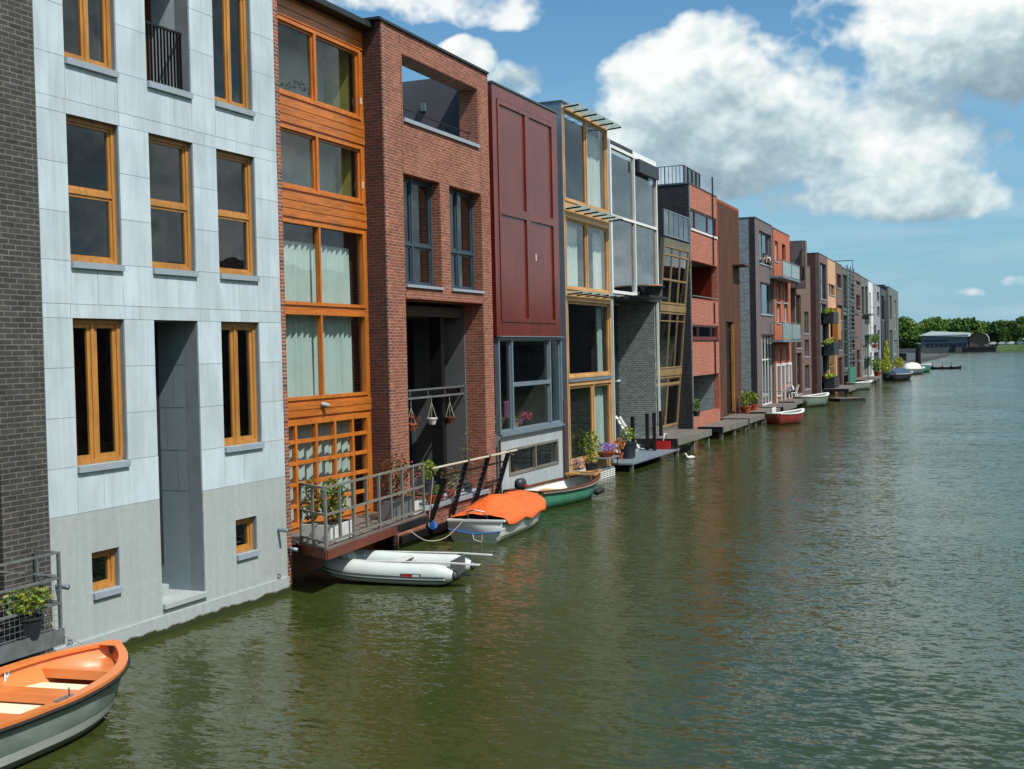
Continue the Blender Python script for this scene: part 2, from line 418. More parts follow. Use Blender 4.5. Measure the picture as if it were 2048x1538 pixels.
def shell(H, y0, y1, zt, side='redbrick', depth=9.0, x0=-.3, floors=(), inner='interior', roofz=None, coping='coping', left=True, right=True, inx=-3.6, zb=-.6, roofback=None, copx=.03, roofmat='roof'):
    T = .14
    if left: H.part('side_wall', MB().box(-depth, x0, y0+.004, y0+T, zb, zt), side)
    if right: H.part('side_wall', MB().box(-depth, x0, y1-T, y1-.004, zb, zt), side)
    H.part('back_wall', MB().box(-depth-.14, -depth-.002, y0+.004, y1-.004, zb, zt), side)
    rz = roofz if roofz is not None else zt-.3
    H.part('roof', MB().box(-depth, x0, y0+T+.002, y1-T-.002, rz-.2, rz), roofmat)
    fl = MB()
    for z in floors: fl.box(-depth+.01, x0-.02, y0+T+.003, y1-T-.003, z-.25, z)
    if floors: H.part('floor', fl, 'intfloor')
    H.part('inner_wall', MB().box(inx-.1, inx, y0+T+.005, y1-T-.005, zb, rz-.21), inner)
    lx = max(inx+.01, -depth+.02)
    if lx < x0-.05:
        H.part('inner_wall', MB().box(lx, x0-.03, y0+T+.001, y0+T+.002, zb, rz-.22), inner); H.part('inner_wall', MB().box(lx, x0-.03, y1-T-.002, y1-T-.001, zb, rz-.22), inner)
    if coping:
        c = MB()
        if left: c.box(-depth-.16, x0, y0-.02, y0+T+.03, zt+.002, zt+.05)
        if right: c.box(-depth-.16, x0, y1-T-.03, y1-.006, zt+.002, zt+.05)
        c.box(x0+.002, copx, y0-.02, y1-.006, zt+.002, zt+.05)
        H.part('coping', c, coping)
def leaves(mb, c, rad, n, size, rnd=random, flat=.0, shell_=.35):
    cx_, cy_, cz_ = c
    for _ in range(n):
        while True:
            p = Vector((rnd.uniform(-1, 1), rnd.uniform(-1, 1), rnd.uniform(-1, 1)))
            if shell_ < p.length < 1: break
        s_ = size*rnd.uniform(.6, 1.3)
        a = Vector((rnd.gauss(0, 1), rnd.gauss(0, 1), rnd.gauss(0, .7))).normalized(); bb = a.cross(Vector((rnd.gauss(0, 1), rnd.gauss(0, 1), rnd.gauss(0, 1)))).normalized()
        o = Vector((cx_+p.x*rad[0], cy_+p.y*rad[1], cz_+p.z*rad[2]))
        mb.add([o-a*s_*.5, o+bb*s_*.3, o+a*s_*.5, o-bb*s_*.3], [(0, 1, 2, 3)])
    return mb
# ------------------------------------------------------------------ house 0: dark brick, cut by the left edge
H0 = House('brick_house', 'dark grey brick house cut off by the left edge of the photo', -13.0, (-260, 650))
e = H0.y(86, 650)-.012
opn = H0.r(-60, 925, 8, 1160); opn2 = H0.r(-90, 1305, 30, 1330+40)
b = MB().slab(-.3, 0, (0, e), (-.6, 12.4), [(opn[0], opn[1], .95, opn[3]), (opn2[0], opn2[1]+.1, -.3, .62)])
H0.part('wall', b, 'darkbrick'); shell(H0, 0, e, 12.4, 'darkbrick', floors=(.8, 4, 7))
window(H0, (opn[0], opn[1], .95, opn[3]), -.2, 'dkmetal', sill=None)
H0.part('slot_shutter', MB().box(-.28, -.2, opn2[0]+.002, opn2[1]+.098, -.298, .618), 'black')
# balcony of house 0 : the steel deck ends at px ~72
zb0 = .72
br = onz(75, 1255, zb0)
bal = empty('steel_balcony', (-13.0, br.y, zb0), 0, 'galvanised steel balcony with mesh railing at the left edge of the photo', 'balcony')
out = min(max(br.x+13.0, .5), 1.3); ylen = 4.2
d = MB().box(.02, out, -ylen, 0, -.10, -.02); 
for i in range(8): d.box(.03+i*(out-.05)/8, .03+i*(out-.05)/8+.09, -ylen+.01, -.01, -.018, .0)
d.build('deck', M['galv'], bal)
MB().box(out, out+.02, -ylen, .01, -.20, .03).build('edge_beam', M['galv'], bal)
ps = MB(); 
for yy in (-.02, -1.4, -2.8, -4.1): ps.box(out-.045, out-.003, yy-.02, yy+.02, .0, 1.1)
ps.box(.05, .09, -.04, 0, 0, 1.1); ps.build('post', M['galv'], bal)
rl = MB()
for zz in (1.1, .74, .38): rl.bar((out-.02, -4.2, zz), (out-.02, .0, zz), .035, .03); rl.bar((.03, -.02, zz), (out-.04, -.02, zz), .028)
rl.bar((.04, -1.1, 1.02), (out-.05, -.05, .78), .02); rl.bar((.04, -1.3, .6), (out-.05, -.05, .42), .02)
rl.build('rail', M['galv'], bal)
ms = MB()
for i in range(int(4.1/.09)): ms.tube([(out-.02, -4.1+i*.09, .03), (out-.02, -4.1+i*.09, .72)], .0035, 4, False)
for k in range(8): ms.tube([(out-.02, -4.1, .06+k*.085), (out-.02, -.02, .06+k*.085)], .0035, 4, False)
ms.build('mesh_panel', M['galv'], bal)
# ------------------------------------------------------------------ house 1: grey stone
H1 = House('stone_house', 'tall house clad in pale grey stone panels with larch windows, left in the photo', -13.0, (86, 650), -.012)
y1e = H1.y(563, 650)-.012
def z1(px, py): return H1.z(px, py)
rows1 = {}
wa3 = H1.r(133.8, 117-190, 240.6, 145); h3 = wa3[3]-wa3[2]
def topset(r): return (r[0], r[1], r[2], r[2]+2.25)
W = {}
ra = H1.f(133.8, 117); rb = H1.f(240.6, 145); W['t1'] = (ra[0], rb[0], ra[1], ra[1]+2.2)
ra = H1.f(295.2, 160); rb = H1.f(386, 189); W['t2'] = (ra[0], rb[0], ra[1], ra[1]+2.2)
ra = H1.f(432, 201); rb = H1.f(509, 224.3); W['t3'] = (ra[0], rb[0], ra[1], ra[1]+2.2)
W['m1'] = H1.r(133.8, 227.4, 241.8, 530.4); W['m2'] = H1.r(295, 264, 388.8, 541); W['m3'] = H1.r(433.7, 297.6, 514, 553)
W['g1'] = H1.r(138, 636, 253, 920); W['g2'] = H1.r(299.6, 640.3, 412, 1190); W['g3'] = H1.r(438, 643, 523, 884.6)
W['s1'] = H1.r(183, 1106, 240.5, 1171.7); W['s3'] = H1.r(471, 1040.6, 515, 1099)
# regularise columns
ca = [sum(W[k][i] for k in ('t1', 'm1', 'g1'))/3 for i in (0, 1)]; cb = [sum(W[k][i] for k in ('t2', 'm2'))/2 for i in (0, 1)]; cc = [sum(W[k][i] for k in ('t3', 'm3', 'g3'))/3 for i in (0, 1)]
for k, c in (('1', ca), ('2', cb), ('3', cc)):
    for p in 'tmg':
        if p+k in W: W[p+k] = (c[0], c[1], W[p+k][2], W[p+k][3])
for p, ks in (('t', '123'), ('m', '123'), ('g', '13')):
    za = sum(W[p+k][2] for k in ks)/len(ks); zz = sum(W[p+k][3] for k in ks)/len(ks)
    for k in ks: W[p+k] = (W[p+k][0], W[p+k][1], za, zz)
za = W['g1'][3]; zfoot = 0.42
W['g2'] = (cb[0], cb[1], zfoot, za)
zt1 = W['t1'][3]+.9
zband = (H1.z(88.6, 1040.6)+H1.z(564.7, 953))/2
zr = [H1.z(73, y) for y in (110, 191, 212.5, 318, 423, 531)] + [H1.z(73+2, y) for y in (614, 635, 741, 847)] + [H1.z(78, 955)]
SL = .10
zlev = sorted([zt1, W['t1'][3], (W['t1'][3]+W['t1'][2])/2+.35, (W['t1'][3]+W['t1'][2])/2-.35, W['t1'][2], W['m1'][3]+.21, W['m1'][3], W['m1'][2]+(W['m1'][3]-W['m1'][2])*.66, W['m1'][2]+(W['m1'][3]-W['m1'][2])*.33, W['m1'][2],
               za+.21, za, za-(za-W['g1'][2])/3, za-(za-W['g1'][2])*2/3, W['g1'][2], zband])
holes = list(W.values())
H1.part('wall', MB().slab(-.3, -.03, (0, y1e), (-.6, zt1), holes), 'joint')
pan = MB(); gap = .003
def panels(b, Z, ysplit_fn):
    for j in range(len(Z)-1):
        c, dd = Z[j], Z[j+1]
        ys = ysplit_fn(j, (c+dd)/2)
        for i in range(len(ys)-1):
            a, bb = ys[i], ys[i+1]; my, mz = (a+bb)/2, (c+dd)/2
            if any(h[0] < my < h[1] and h[2] < mz < h[3] for h in holes): continue
            b.box(-.028, random.uniform(-.0015, .0015), a+gap, bb-gap, c+gap, dd-gap)
base = [0, ca[0], ca[1], cb[0], cb[1], cc[0], cc[1], y1e]
def ysp(j, mz):
    def inside(r): return r[2]-.01 < mz < r[3]+.01
    if any(inside(W[k]) for k in ('t1', 'm1', 'g1')): return base
    nb = any(abs(mz-(W[k][3]+.105)) < .09 for k in ('m1', 'g1'))
    if nb: return [0, .55, ca[1]+.02, cb[0]-.35, cb[1]+.3, cc[0]+.6, y1e]
    mid = lambda c: (c[0]+c[1])/2
    return [0, ca[0], mid(ca), ca[1], cb[0], (cb[0] if mz < za else cb[0]+.01), cb[1], cc[0], mid(cc), cc[1], y1e] if mz < za else [0, ca[0], mid(ca), ca[1], mid(cb)+.1, cb[1], cc[0], mid(cc), cc[1], y1e]
panels(pan, zlev, ysp)
H1.part('stone_panel', pan, 'stone')
gr = MB(); sg = sorted({-.6, .55, W['s1'][2]-.1, W['s3'][3]+.3, zband}); 
gr.slab(-.028, 0.001, (gap, y1e-gap), (-.6, zband-gap), [W['s1'], W['s3'], (cb[0], cb[1], zfoot, zband+1)])
H1.part('granite_base', gr, 'granite')
jb = MB()
for yy in (ca[0]+.1, cc[0]-.2): pass
H1.part('plinth', MB().box(0.002, .035, .01, y1e-.01, -.6, .32), 'granite')
wn = cb[1]-cb[0]
H1.part('niche_step', MB().box(-.95, .06, cb[0], cb[1], .421, .50), 'granite')
H1.part('niche_step', MB().box(-.95, -.38, cb[0]+.002, cb[0]+wn*.56, .502, .70), 'granite')
H1.part('niche_step', MB().box(-.95, -.70, cb[0]+.004, cb[0]+wn*.24, .702, .92), 'granite')
def frontwin(k, **kw): return window(H1, W[k], -.1, 'larch', **kw)
frontwin('t1', cols=(.52,), sash=.05); frontwin('t3', cols=(.52,), sash=.05)
for k in ('m1', 'm2', 'm3'): frontwin(k, rows=(.49,), sash=.045)
frontwin('g1', cols=(.47,), sash=.07); frontwin('g3', cols=(.47,), sash=.07)
for k in ('s1', 's3'): frontwin(k, sash=.05)
# blinds behind ground floor windows
for k in ('g1', 'g3'):
    r = W[k]; b = MB(); n = 34
    for i in range(n): zz = r[2]+.1+i*(r[3]-r[2]-.6)/n; b.add([(-.30, r[0]+.05, zz), (-.30, r[1]-.05, zz), (-.26, r[1]-.05, zz+.018), (-.26, r[0]+.05, zz+.018)], [(0, 1, 2, 3)])
    H1.part('blind', b, 'brownwood')
# french balcony (top middle) with dark railing in a niche, and the tall ground floor niche
def niche(r, dx, back, mat='granite', ext=None):
    y0, y1, z0, z1_ = r; b = MB()
    b.box(-dx, -.301, y0-.1, y0-.001, z0, z1_); b.box(-dx, -.301, y1+.001, y1+.1, z0, z1_); b.box(-dx, -.301, y0-.1, y1+.1, z1_+.001, z1_+.1); b.box(-dx, -.301, y0-.1, y1+.1, z0-.1, z0-.001)
    H1.part('niche', b, mat)
nj = MB()
for i_, z_ in enumerate((za-(za-W['g1'][2])/3, za-(za-W['g1'][2])*2/3, W['g1'][2], zband)): nj.box(-.94, -.31, cb[1]-.0012, cb[1]+.0005, z_-.005, z_+.005)
for a_, z_, z2_ in ((-.55, za-(za-W['g1'][2])*2/3, za-(za-W['g1'][2])/3), (-.72, W['g1'][2], za-(za-W['g1'][2])*2/3), (-.5, zband, W['g1'][2])): nj.box(a_-.005, a_+.005, cb[1]-.0012, cb[1]+.0005, z_+.006, z2_-.006)
H1.part('niche_joint', nj, 'joint')
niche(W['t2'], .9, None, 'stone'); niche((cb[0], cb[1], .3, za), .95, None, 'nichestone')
window(H1, (W['t2'][0], W['t2'][1], W['t2'][2], W['t2'][3]), -.8, 'brownwood', cols=(.5,), sill=None, sash=.07)
window(H1, (cb[0], cb[1], .95, za), -.87, 'dkmetal', cols=(.2,), sill=None, sash=.09, name='door')
H1.part('door_edge', MB().box(-.86, -.70, cb[0]+.005, cb[0]+.03, 1.5, 2.6), 'larch')
H1.part('sill', MB().box(-.8, .05, W['t2'][0], W['t2'][1], W['t2'][2]-.1, W['t2'][2]), 'sill')
b = MB(); r = W['t2']; n = 13
for i in range(n+1): yy = r[0]+.02+i*(r[1]-r[0]-.04)/n; b.box(-.2, -.165, yy-.006, yy+.006, r[2]+.06, r[2]+1.0)
b.box(-.205, -.16, r[0]+.002, r[1]-.002, r[2]+1.0, r[2]+1.04); b.box(-.205, -.16, r[0]+.002, r[1]-.002, r[2]+.04, r[2]+.07)
H1.part('railing', b, 'black')
shell(H1, 0, y1e, zt1, 'granite', floors=(), x0=-.32, inx=-3.2)
for z_ in (W['g1'][2]-.3, W['m1'][2]-.35):
    H1.part('floor', MB().box(-3.1, -1.1, .15, y1e-.15, z_-.25, z_), 'intfloor')
# pipes and rings on the stone base
def spout(H, px, py, Lg=.22, lab=None):
    a = H.f(px, py); b = MB().tube([(0.0, a[0], a[1]), (Lg, a[0], a[1]-.015)], .038, 12, False).tube([(Lg, a[0], a[1]-.015), (Lg-.06, a[0], a[1]-.01)], .028, 12, True)
    b.lathe([(0, 0)], n=3); return H.part('drain_spout', b, 'alu', smooth=True)
spout(H1, 113, 1171); spout(H1, 556, 1059)
H2q = None
for px, py in ((137, 1282), (556, 1150)):
    a = H1.f(px, py); b = MB().tube([(.03+.005*sin(t), a[0]+.045*cos(t), a[1]-.04+.045*sin(t)) for t in [i*2*pi/14 for i in range(15)]], .008, 6).tube([(0, a[0], a[1]+.02), (.05, a[0], a[1]+.01)], .014, 8)
    H1.part('mooring_ring', b, 'galv')
# ------------------------------------------------------------------ house 2: orange timber
H2 = House('timber_house', 'house with a glazed front framed in orange stained timber and white curtains', -13.8, (563+18, 650), .0)
ys2 = H2.w(0, 0, 0).y
y2l = (H1.w(0, y1e, 0).y + .012) - ys2            # pilaster side, butts against the stone house
H3X = -13.3
H3 = House('loggia_house', 'red brick house with an open roof loggia and a sheltered balcony with hanging baskets', H3X, (777, 685), .004)
y2r = H3.O.y - .006 - ys2
zt2 = (H2.z(735, 66)+H2.z(603, 2))/2
pil = H2.y(571, 601, .8)
H2.part('brick_pier', MB().box(-.3, .79, y2l, pil, -.6, zt2+.1), 'quoin')
def zz2(y, px=637): return H2.z(px, y)
Zc = dict(a0=zz2(212.6), a1=zz2(66), b0=zz2(390), b1=zz2(269), c0=H2.z(640, 612), c1=zz2(448), d0=H2.z(641, 797), d1=H2.z(641, 624), e1=H2.z(641, 836), e0=.98)
yL = pil-.02; yR = y2r-.14; ym = H2.y(637, 450)
cm = (ym-yL)/(yR-yL)
fr = MB().slab(-.18, 0, (yL-.3, yR+.14), (-.3, zt2), [(yL, yR, Zc['a0'], Zc['a1']), (yL, yR, Zc['b0'], Zc['b1']), (yL, yR, Zc['c0']+.02, Zc['c1']), (yL, yR, Zc['d0'], Zc['d1']), (yL, yR, Zc['e0'], Zc['e1'])])
H2.part('timber_front', fr, 'orangeh')
bd = MB()
for lo, hi in ((Zc['a1']+.02, zt2-.12), (Zc['b1']+.05, Zc['a0']-.05), (Zc['c1']+.05, Zc['b0']-.05), (Zc['e1']+.06, Zc['d0']-.06)):
    n = max(1, int((hi-lo)/.14)); s_ = (hi-lo)/n
    for i in range(n): bd.box(.002, .03, yL-.25, yR+.12, lo+i*s_+.008, lo+(i+1)*s_-.008)
H2.part('boarding', bd, 'orangeh')
for k in 'ab':
    o = window(H2, (yL, yR, Zc[k+'0'], Zc[k+'1']), .03, 'orange', fw=.07, cols=(cm,), mw=.09, sash=.05, sill=None, t=.12)
    H2.part('sash_handle', MB().box(.03, .06, yR-.06, yR-.035, Zc[k+'0']+.35, Zc[k+'0']+.5), 'white', o)
for k in 'cd':
    window(H2, (yL, yR, Zc[k+'0'], Zc[k+'1']), .03, 'orange', fw=.07, cols=(cm,), mw=.06, sill=None, t=.12)
window(H2, (yL, yR, Zc['e0'], Zc['e1']), .03, 'orange', fw=.10, cols=(.155, .325, .5, .67, .84), rows=(.2, .4, .6, .8), mw=.075, sill=None, t=.1, name='glazed_door')
zc = Zc['c0']; curtain(H2, yL+.05, yL+(yR-yL)*.96, Zc['e0'], Zc['e1'], -.35, folds=15, amp=.04)
curtain(H2, yL+.05, yL+(yR-yL)*.95, Zc['d0']-.1, Zc['c1']-.40, -.27, folds=20, amp=.05)
# room of the top floors: pale and ochre walls, window opening at the back
H2.part('room_wall', MB().box(-1.0, -.9, yL, yR, Zc['a0']-.3, zt2-.3).box(-.75, -.65, yL, yR, Zc['b0']-.3, Zc['b1']+.1), 'palewall')
H2.part('room_wall', MB().box(-.89, -.25, yR-.06, yR-.03, Zc['a0']-.3, zt2-.3).box(-.64, -.25, yR-.06, yR-.03, Zc['b0']-.3, Zc['b1']+.1), 'ochre')
curtain(H2, yL+.9, yL+1.9, Zc['a0'], Zc['a1']-.5, -.8, 'white_f', folds=8, amp=.05)
gl = MB()
rr = random.Random(3)
for i in range(60):
    u = i/60; leaves(gl, (-.35, yL+.25+u*(yR-yL-1.0), Zc['a0']+.35+.12*sin(u*12)), (.06, .07, .09), 5, .09, rr)
H2.part('leaf_garland', gl, 'leafdark')
shell(H2, y2l+.0, y2r, zt2+.05, 'sidebrick', floors=(Zc['e0']-.02, Zc['b0']-.2, Zc['a0']-.25), x0=-.32, coping=None, inx=-3.4, roofz=zt2)
H2.part('eave', MB().box(-.4, .32, y2l, y2r-.01, zt2-.02, zt2+.10), 'darkcoping')
a = H2.f(652, 810, .1); H2.part('outdoor_lamp', MB().tube([(.03, a[0]-.08, a[1]+.02), (.16, a[0]+.02, a[1]-.02)], .055, 12), 'galv')
a = H2.f(578, 1097, .8); H2.part('drain_spout', MB().tube([(.78, a[0], a[1]), (1.0, a[0], a[1]-.02)], .038, 12), 'alu', smooth=True)
H2.part('foundation_wall', MB().box(-.3, -.1, yL-.3, yR+.14, -.6, -.31), 'sidebrick')
# ------------------------------------------------------------------ house 3: brick with loggias
y3e = H3.y(987, 690)-.01
zt3 = (H3.z(776, 48.8)+H3.z(973, 148.3))/2
o1 = H3.r(803, 107, 957, 290); w1 = H3.r(806.5, 345.3, 884.5, 573.5); w2 = H3.r(898, 370.6, 966, 583.3)
zw = ((w1[2]+w2[2])/2, (w1[3]+w2[3])/2); w1 = (w1[0], w1[1], *zw); w2 = (w2[0], w2[1], *zw)
l1 = H3.f(811, 597); l2 = H3.f(966, 606.6); zl = .82
lg = (l1[0], l2[0], zl, (l1[1]+l2[1])/2)
hs = [o1, w1, w2, lg]
TF = .55
yq = H3.y(797, 685)
H3.part('wall', MB().slab(-TF, 0, (.16, y3e), (-.6, zt3), hs), 'redbrick')
H3.part('brick_pier', MB().box(-1.2, .012, .0, .158, -.6, zt3), 'quoin')
jm = MB()
for yy in (.165, w1[0]-.02, lg[1]+.03): jm.box(.0, .002, yy-.006, yy+.006, .4, zt3-.02)
H3.part('expansion_joint', jm, 'black')
H3.part('side_wall', MB().box(-9, -.02, -.004, -.001, -.6, zt3-.01), 'sidebrick')
H3.part('coping', MB().box(-TF-.02, .05, -.03, y3e, zt3+.002, zt3+.06).box(-1.6, .06, -.16, -.0305, zt3+.001, zt3+.062), 'darkcoping')
H3.part('sill', MB().box(-TF, .05, o1[0], o1[1], o1[2]-.09, o1[2]+.001), 'sill')
for w_ in (w1, w2): window(H3, w_, -.24, 'blueframe', fw=.06, cols=(.45,) if w_ is w1 else (.5,), rows=(.38,), sash=.05, mw=.06, sillh=.07, sill='sill', t=.09)
# back part lower than the terrace screen
zr3 = o1[2]-.5
H3.part('terrace_wall', MB().box(-4.2, -TF-.002, y3e-.12, y3e-.01, zr3, H3.side(880, 155, y3e-.12)[1]).box(-4.4, -4.21, .2, y3e-.01, zr3, zr3+2.6), 'greyrender')
shell(H3, 0.02, y3e, zr3+.02, 'sidebrick', floors=(zl-.12, w1[2]-.45), x0=-TF-.01, roofz=zr3, coping=None, inx=-4.5)
a = H3.side(848, 215, y3e-.13); H3.part('wall_lamp', MB().box(a[0]-.07, a[0]+.07, y3e-.22, y3e-.13, a[1]-.11, a[1]+.11), 'galv')
pz = o1[2]; H3.part('vent_pipe', MB().tube([(-1.6, o1[0]+.2, pz-.3), (-1.6, o1[0]+.2, pz+.42), (-1.6, o1[0]+.12, pz+.5), (-1.6, o1[0]-.1, pz+.5)], .045, 8), 'white')
tr = MB().tube([(-.25, o1[0], pz+.32), (-.25, o1[1], pz+.32)], .018, 6)
for k in (.3, .62): yy = o1[0]+(o1[1]-o1[0])*k; tr.tube([(-.25, yy, pz), (-.25, yy, pz+.32)], .014, 6)
H3.part('terrace_rail', tr, 'black')
# loggia interior
y0, y1, z0, z1_ = lg
H3.part('loggia_wall', MB().box(-2.2, -TF-.003, y1-.06, y1+.0, z0-.1, z1_).box(-2.2, -TF-.003, y0-.1, y0-.01, z0-.1, z1_), 'greyrender')
H3.part('loggia_ceiling', MB().box(-2.2, -TF-.003, y0-.1, y1, z1_+.002, z1_+.12), 'palewall')
ymc = H3.y(874, 740, -.9)
window(H3, (y0, y1-.06, z0, z0+2.35), -2.1, 'blueframe', cols=(.5,), sill=None, sash=.06); window(H3, (y0, y1-.06, z0+2.6, z1_), -2.1, 'black', cols=(.5,), rows=(.5,), sill=None)
H3.part('column', MB().box(-1.05, -.72, ymc-.10, ymc+.10, z0, z1_), 'black')
ra = H3.f(816, 782, -.5); rb = H3.f(816, 796, -.5)
bm = MB().bar((-.62, y0, ra[1]), (-.62, y1-.01, ra[1]), .05, .04).bar((-.62, y0, rb[1]-.03), (-.62, y1-.01, rb[1]-.03), .05, .05)
for k in range(5): yy = y0+.3+k*(y1-y0-.5)/4; bm.bar((-.62, yy, rb[1]), (-.62, yy, ra[1]), .02)
H3.part('loggia_rail', bm, 'galv')
H3.part('loggia_beam', MB().box(-1.1, -.7, y0, y1-.01, rb[1]+.02, ra[1]-.03), 'black')
curtain(H3, y0+.7, y0+1.5, z0, z0+2.2, -2.4, 'curtain', folds=6)
H3.part('coping_sill', MB().box(-TF-.1, .07, y0-.0, y1+.0, z0-.10, z0+.001), 'sill')
H3.part('fender_beam', MB().box(.013, .10, .25, y3e-.1, .12, .30), 'black')
RB = rb[1]-.06; LG = lg
# ------------------------------------------------------------------ house 4: mahogany panel
H4 = House('panel_house', 'house faced with a tall dark red mahogany panel over grey framed windows', -13.75, (985, 420), -.004)
y4e = H4.y(1117, 430)-.015
zt4 = (H4.z(978, 163.7)+H4.z(1111, 227.4))/2
zp4 = (H4.z(993.5, 672)+H4.z(1126, 673))/2
cells = [H4.r(998, 205.5, 1054, 423, .06), H4.r(1057.6, 235.4, 1107.5, 438.6, .06), H4.r(1004.4, 427.7, 1059, 637, .06), H4.r(1062.7, 442, 1111, 640, .06)]
ys_ = [(cells[0][0]+cells[2][0])/2, (cells[0][1]+cells[2][1])/2, (cells[1][0]+cells[3][0])/2, (cells[1][1]+cells[3][1])/2]
zs_ = [(cells[2][2]+cells[3][2])/2, (cells[2][3]+cells[3][3])/2, (cells[0][2]+cells[1][2])/2, (cells[0][3]+cells[1][3])/2]
cl = [(ys_[0], ys_[1], zs_[2], zs_[3]), (ys_[2], ys_[3], zs_[2], zs_[3]), (ys_[0], ys_[1], zs_[0], zs_[1]), (ys_[2], ys_[3], zs_[0], zs_[1])]
H4.part('backing_panel', MB().box(-.2, .0, .06, y4e-.06, zp4, zt4-.01), 'mahog')
o4 = H4.part('panel_frame', MB().slab(.002, .05, (ys_[0]-.12, ys_[3]+.1), (zs_[0]-.12, zs_[3]+.14), cl).slab(.002, .028, (.06, y4e-.06), (zp4, zt4-.01), [(ys_[0]-.14, ys_[3]+.12, zs_[0]-.14, zs_[3]+.16)]), 'mahog', bevel=.006)
H4.part('panel_latch', MB().box(.0, .03, H4.y(1071, 515)-.02, H4.y(1071, 515)+.02, H4.z(1071, 515)-.1, H4.z(1071, 515)+.1), 'white')
H4.part('wall', MB().slab(-.3, -.21, (0.02, y4e), (zp4-.1, zt4-.02), []), 'black')
H4.part('coping', MB().box(-.35, .07, .04, y4e-.04, zt4, zt4+.05), 'coping')
wz = H4.r(994.4, 676, 1130, 846); wzb = (H4.z(1002, 869)+H4.z(1129, 846))/2
wg = (.10, y4e-.08, wzb, zp4-.03)
lw = H4.r(1017, 899, 1117, 925.7); lw = (lw[0], lw[1], (H4.z(1018, 954)+H4.z(1117, 925.7))/2, (H4.z(1017, 899)+H4.z(1116, 877))/2)
H4.part('lower_panel', MB().slab(-.25, .0, (.10, y4e-.06), (-.6, wzb-.02), [lw]), 'render')
window(H4, lw, .02, 'greywood', fw=.07, cols=(.52,), mw=.09, sill=None, t=.12)
window(H4, wg, .05, 'alu', fw=.08, cols=(.2, .8), rows=(), mw=.09, sill='alu', sash=.04, t=.14, sillw=.12, sillh=.05)
b = MB(); yq0 = wg[0]+(wg[1]-wg[0])*.2+.045; yq1 = wg[0]+(wg[1]-wg[0])*.8-.045; zq = wg[2]+(wg[3]-wg[2])*.5; b.box(-.05, .045, yq0, yq1, zq-.06, zq+.06)
H4.part('transom', b, 'alu'); H4.part('window_hood', MB().box(0, .14, .06, y4e-.04, zp4-.028, zp4-.002), 'alu')
WG4 = wg
shell(H4, 0.0, y4e, zt4-.05, 'black', floors=(wzb-.25, zp4+.0), x0=-.31, coping=None, inx=-3.0)
dp = MB().tube([(.05, .03, -.1), (.05, .03, 2.0)], .035, 8); H4.part('downpipe', dp, 'brownwood')
H4.part('downpipe', MB().tube([(.06, y4e-.02, -.1), (.06, y4e-.02, 2.9)], .035, 8), 'brownwood')
# ------------------------------------------------------------------ house 5: pale timber with louvres
H5 = House('louvre_house', 'house with pale pine window frames and three grey louvre awnings', -13.9, (1126, 430), 0)
y5e = H5.y(1218, 430)-.012
zt5 = (H5.z(1119, 195)+H5.z(1211, 256))/2
def r5(tl, br, d=0): return H5.r(*tl, *br, d)
A = r5((1126.8, 216.5), (1211, 426)); B = r5((1132, 433), (1220, 588)); Cc = r5((1135, 597), (1220, 750.7)); D = r5((1136.5, 768.6), (1225, 909))
Db = (H5.z(1139.5, 927)+H5.z(1225, 909))/2
ya, yb = .16, y5e-.14
A = (ya, yb, A[2], A[3]); B = (ya, yb, B[2], B[3]); Cc = (ya, yb, Cc[2], Cc[3]); D = (ya, yb, Db, D[3])
H5.part('timber_front', MB().slab(-.25, 0, (.06, y5e), (-.6, zt5), [A, B, Cc, D]), 'pine')
H5.part('edge_strip', MB().box(-.3, .02, .0, .055, -.6, zt5), 'alu')
window(H5, A, .03, 'pine', cols=(.5,), sash=.07, fw=.06, mw=.07, sill=None, t=.12); window(H5, B, .03, 'pine', cols=(.48,), sash=.07, fw=.06, sill=None, t=.12)
window(H5, Cc, .03, 'pine', sash=.09, fw=.07, sill=None, t=.12); window(H5, D, .03, 'pine', cols=(.56,), sash=.09, fw=.07, sill=None, t=.12, name='glazed_door')
H5.part('vent_strip', MB().box(.002, .05, ya, yb, D[3]+.06, D[3]+.16), 'alu')
curtain(H5, ya+(yb-ya)*.6, yb-.1, A[2]+.05, A[3]-.3, -.3, 'white_f', folds=8); curtain(H5, ya+.08, ya+.35, A[2]+.05, A[3]-.2, -.3, 'white_f', folds=3)
curtain(H5, ya+.15, ya+(yb-ya)*.4, B[2]+.05, B[3]-.2, -.3, 'curtain', folds=7); curtain(H5, yb-.9, yb-.1, B[2]+.05, B[3]-.2, -.3, 'white_f', folds=5)
for z_, t_ in ((Cc[2], Cc[3]), (D[2], D[3])):
    curtain(H5, ya+.1, ya+.55, z_+.05, t_-.1, -.3, 'curtain', folds=4); curtain(H5, yb-1.3 if t_ == D[3] else yb-.7, yb-.15, z_+.05, t_-.1, -.3, 'curtain', folds=6)
for (pz_, ph) in ((H5.z(1134.8, 218), .9), (H5.z(1136.6, 418), .75), (H5.z(1142, 588), .6)):
    lo = MB(); br_ = MB()
    yy0, yy1 = .1, y5e+.02
    for i in range(4): x_ = .06+i*.125; lo.quad((x_, yy0, pz_+.02+i*.012), (x_+.118, yy0, pz_+.03+i*.012), (x_+.118, yy1, pz_+.03+i*.012), (x_, yy1, pz_+.02+i*.012))
    for i in range(6): yy = yy0+.1+i*(yy1-yy0-.2)/5; br_.bar((.03, yy, pz_-.03), (.56, yy, pz_+.01), .03, .05)
    o = H5.part('louvre_awning', lo, 'slat'); H5.part('bracket', br_, 'black', o)
shell(H5, 0, y5e, zt5, 'alu', floors=(D[2]-.1, Cc[2]-.15, B[2]-.15, A[2]-.1), x0=-.3, depth=2.5, inx=-2.3, copx=.05)
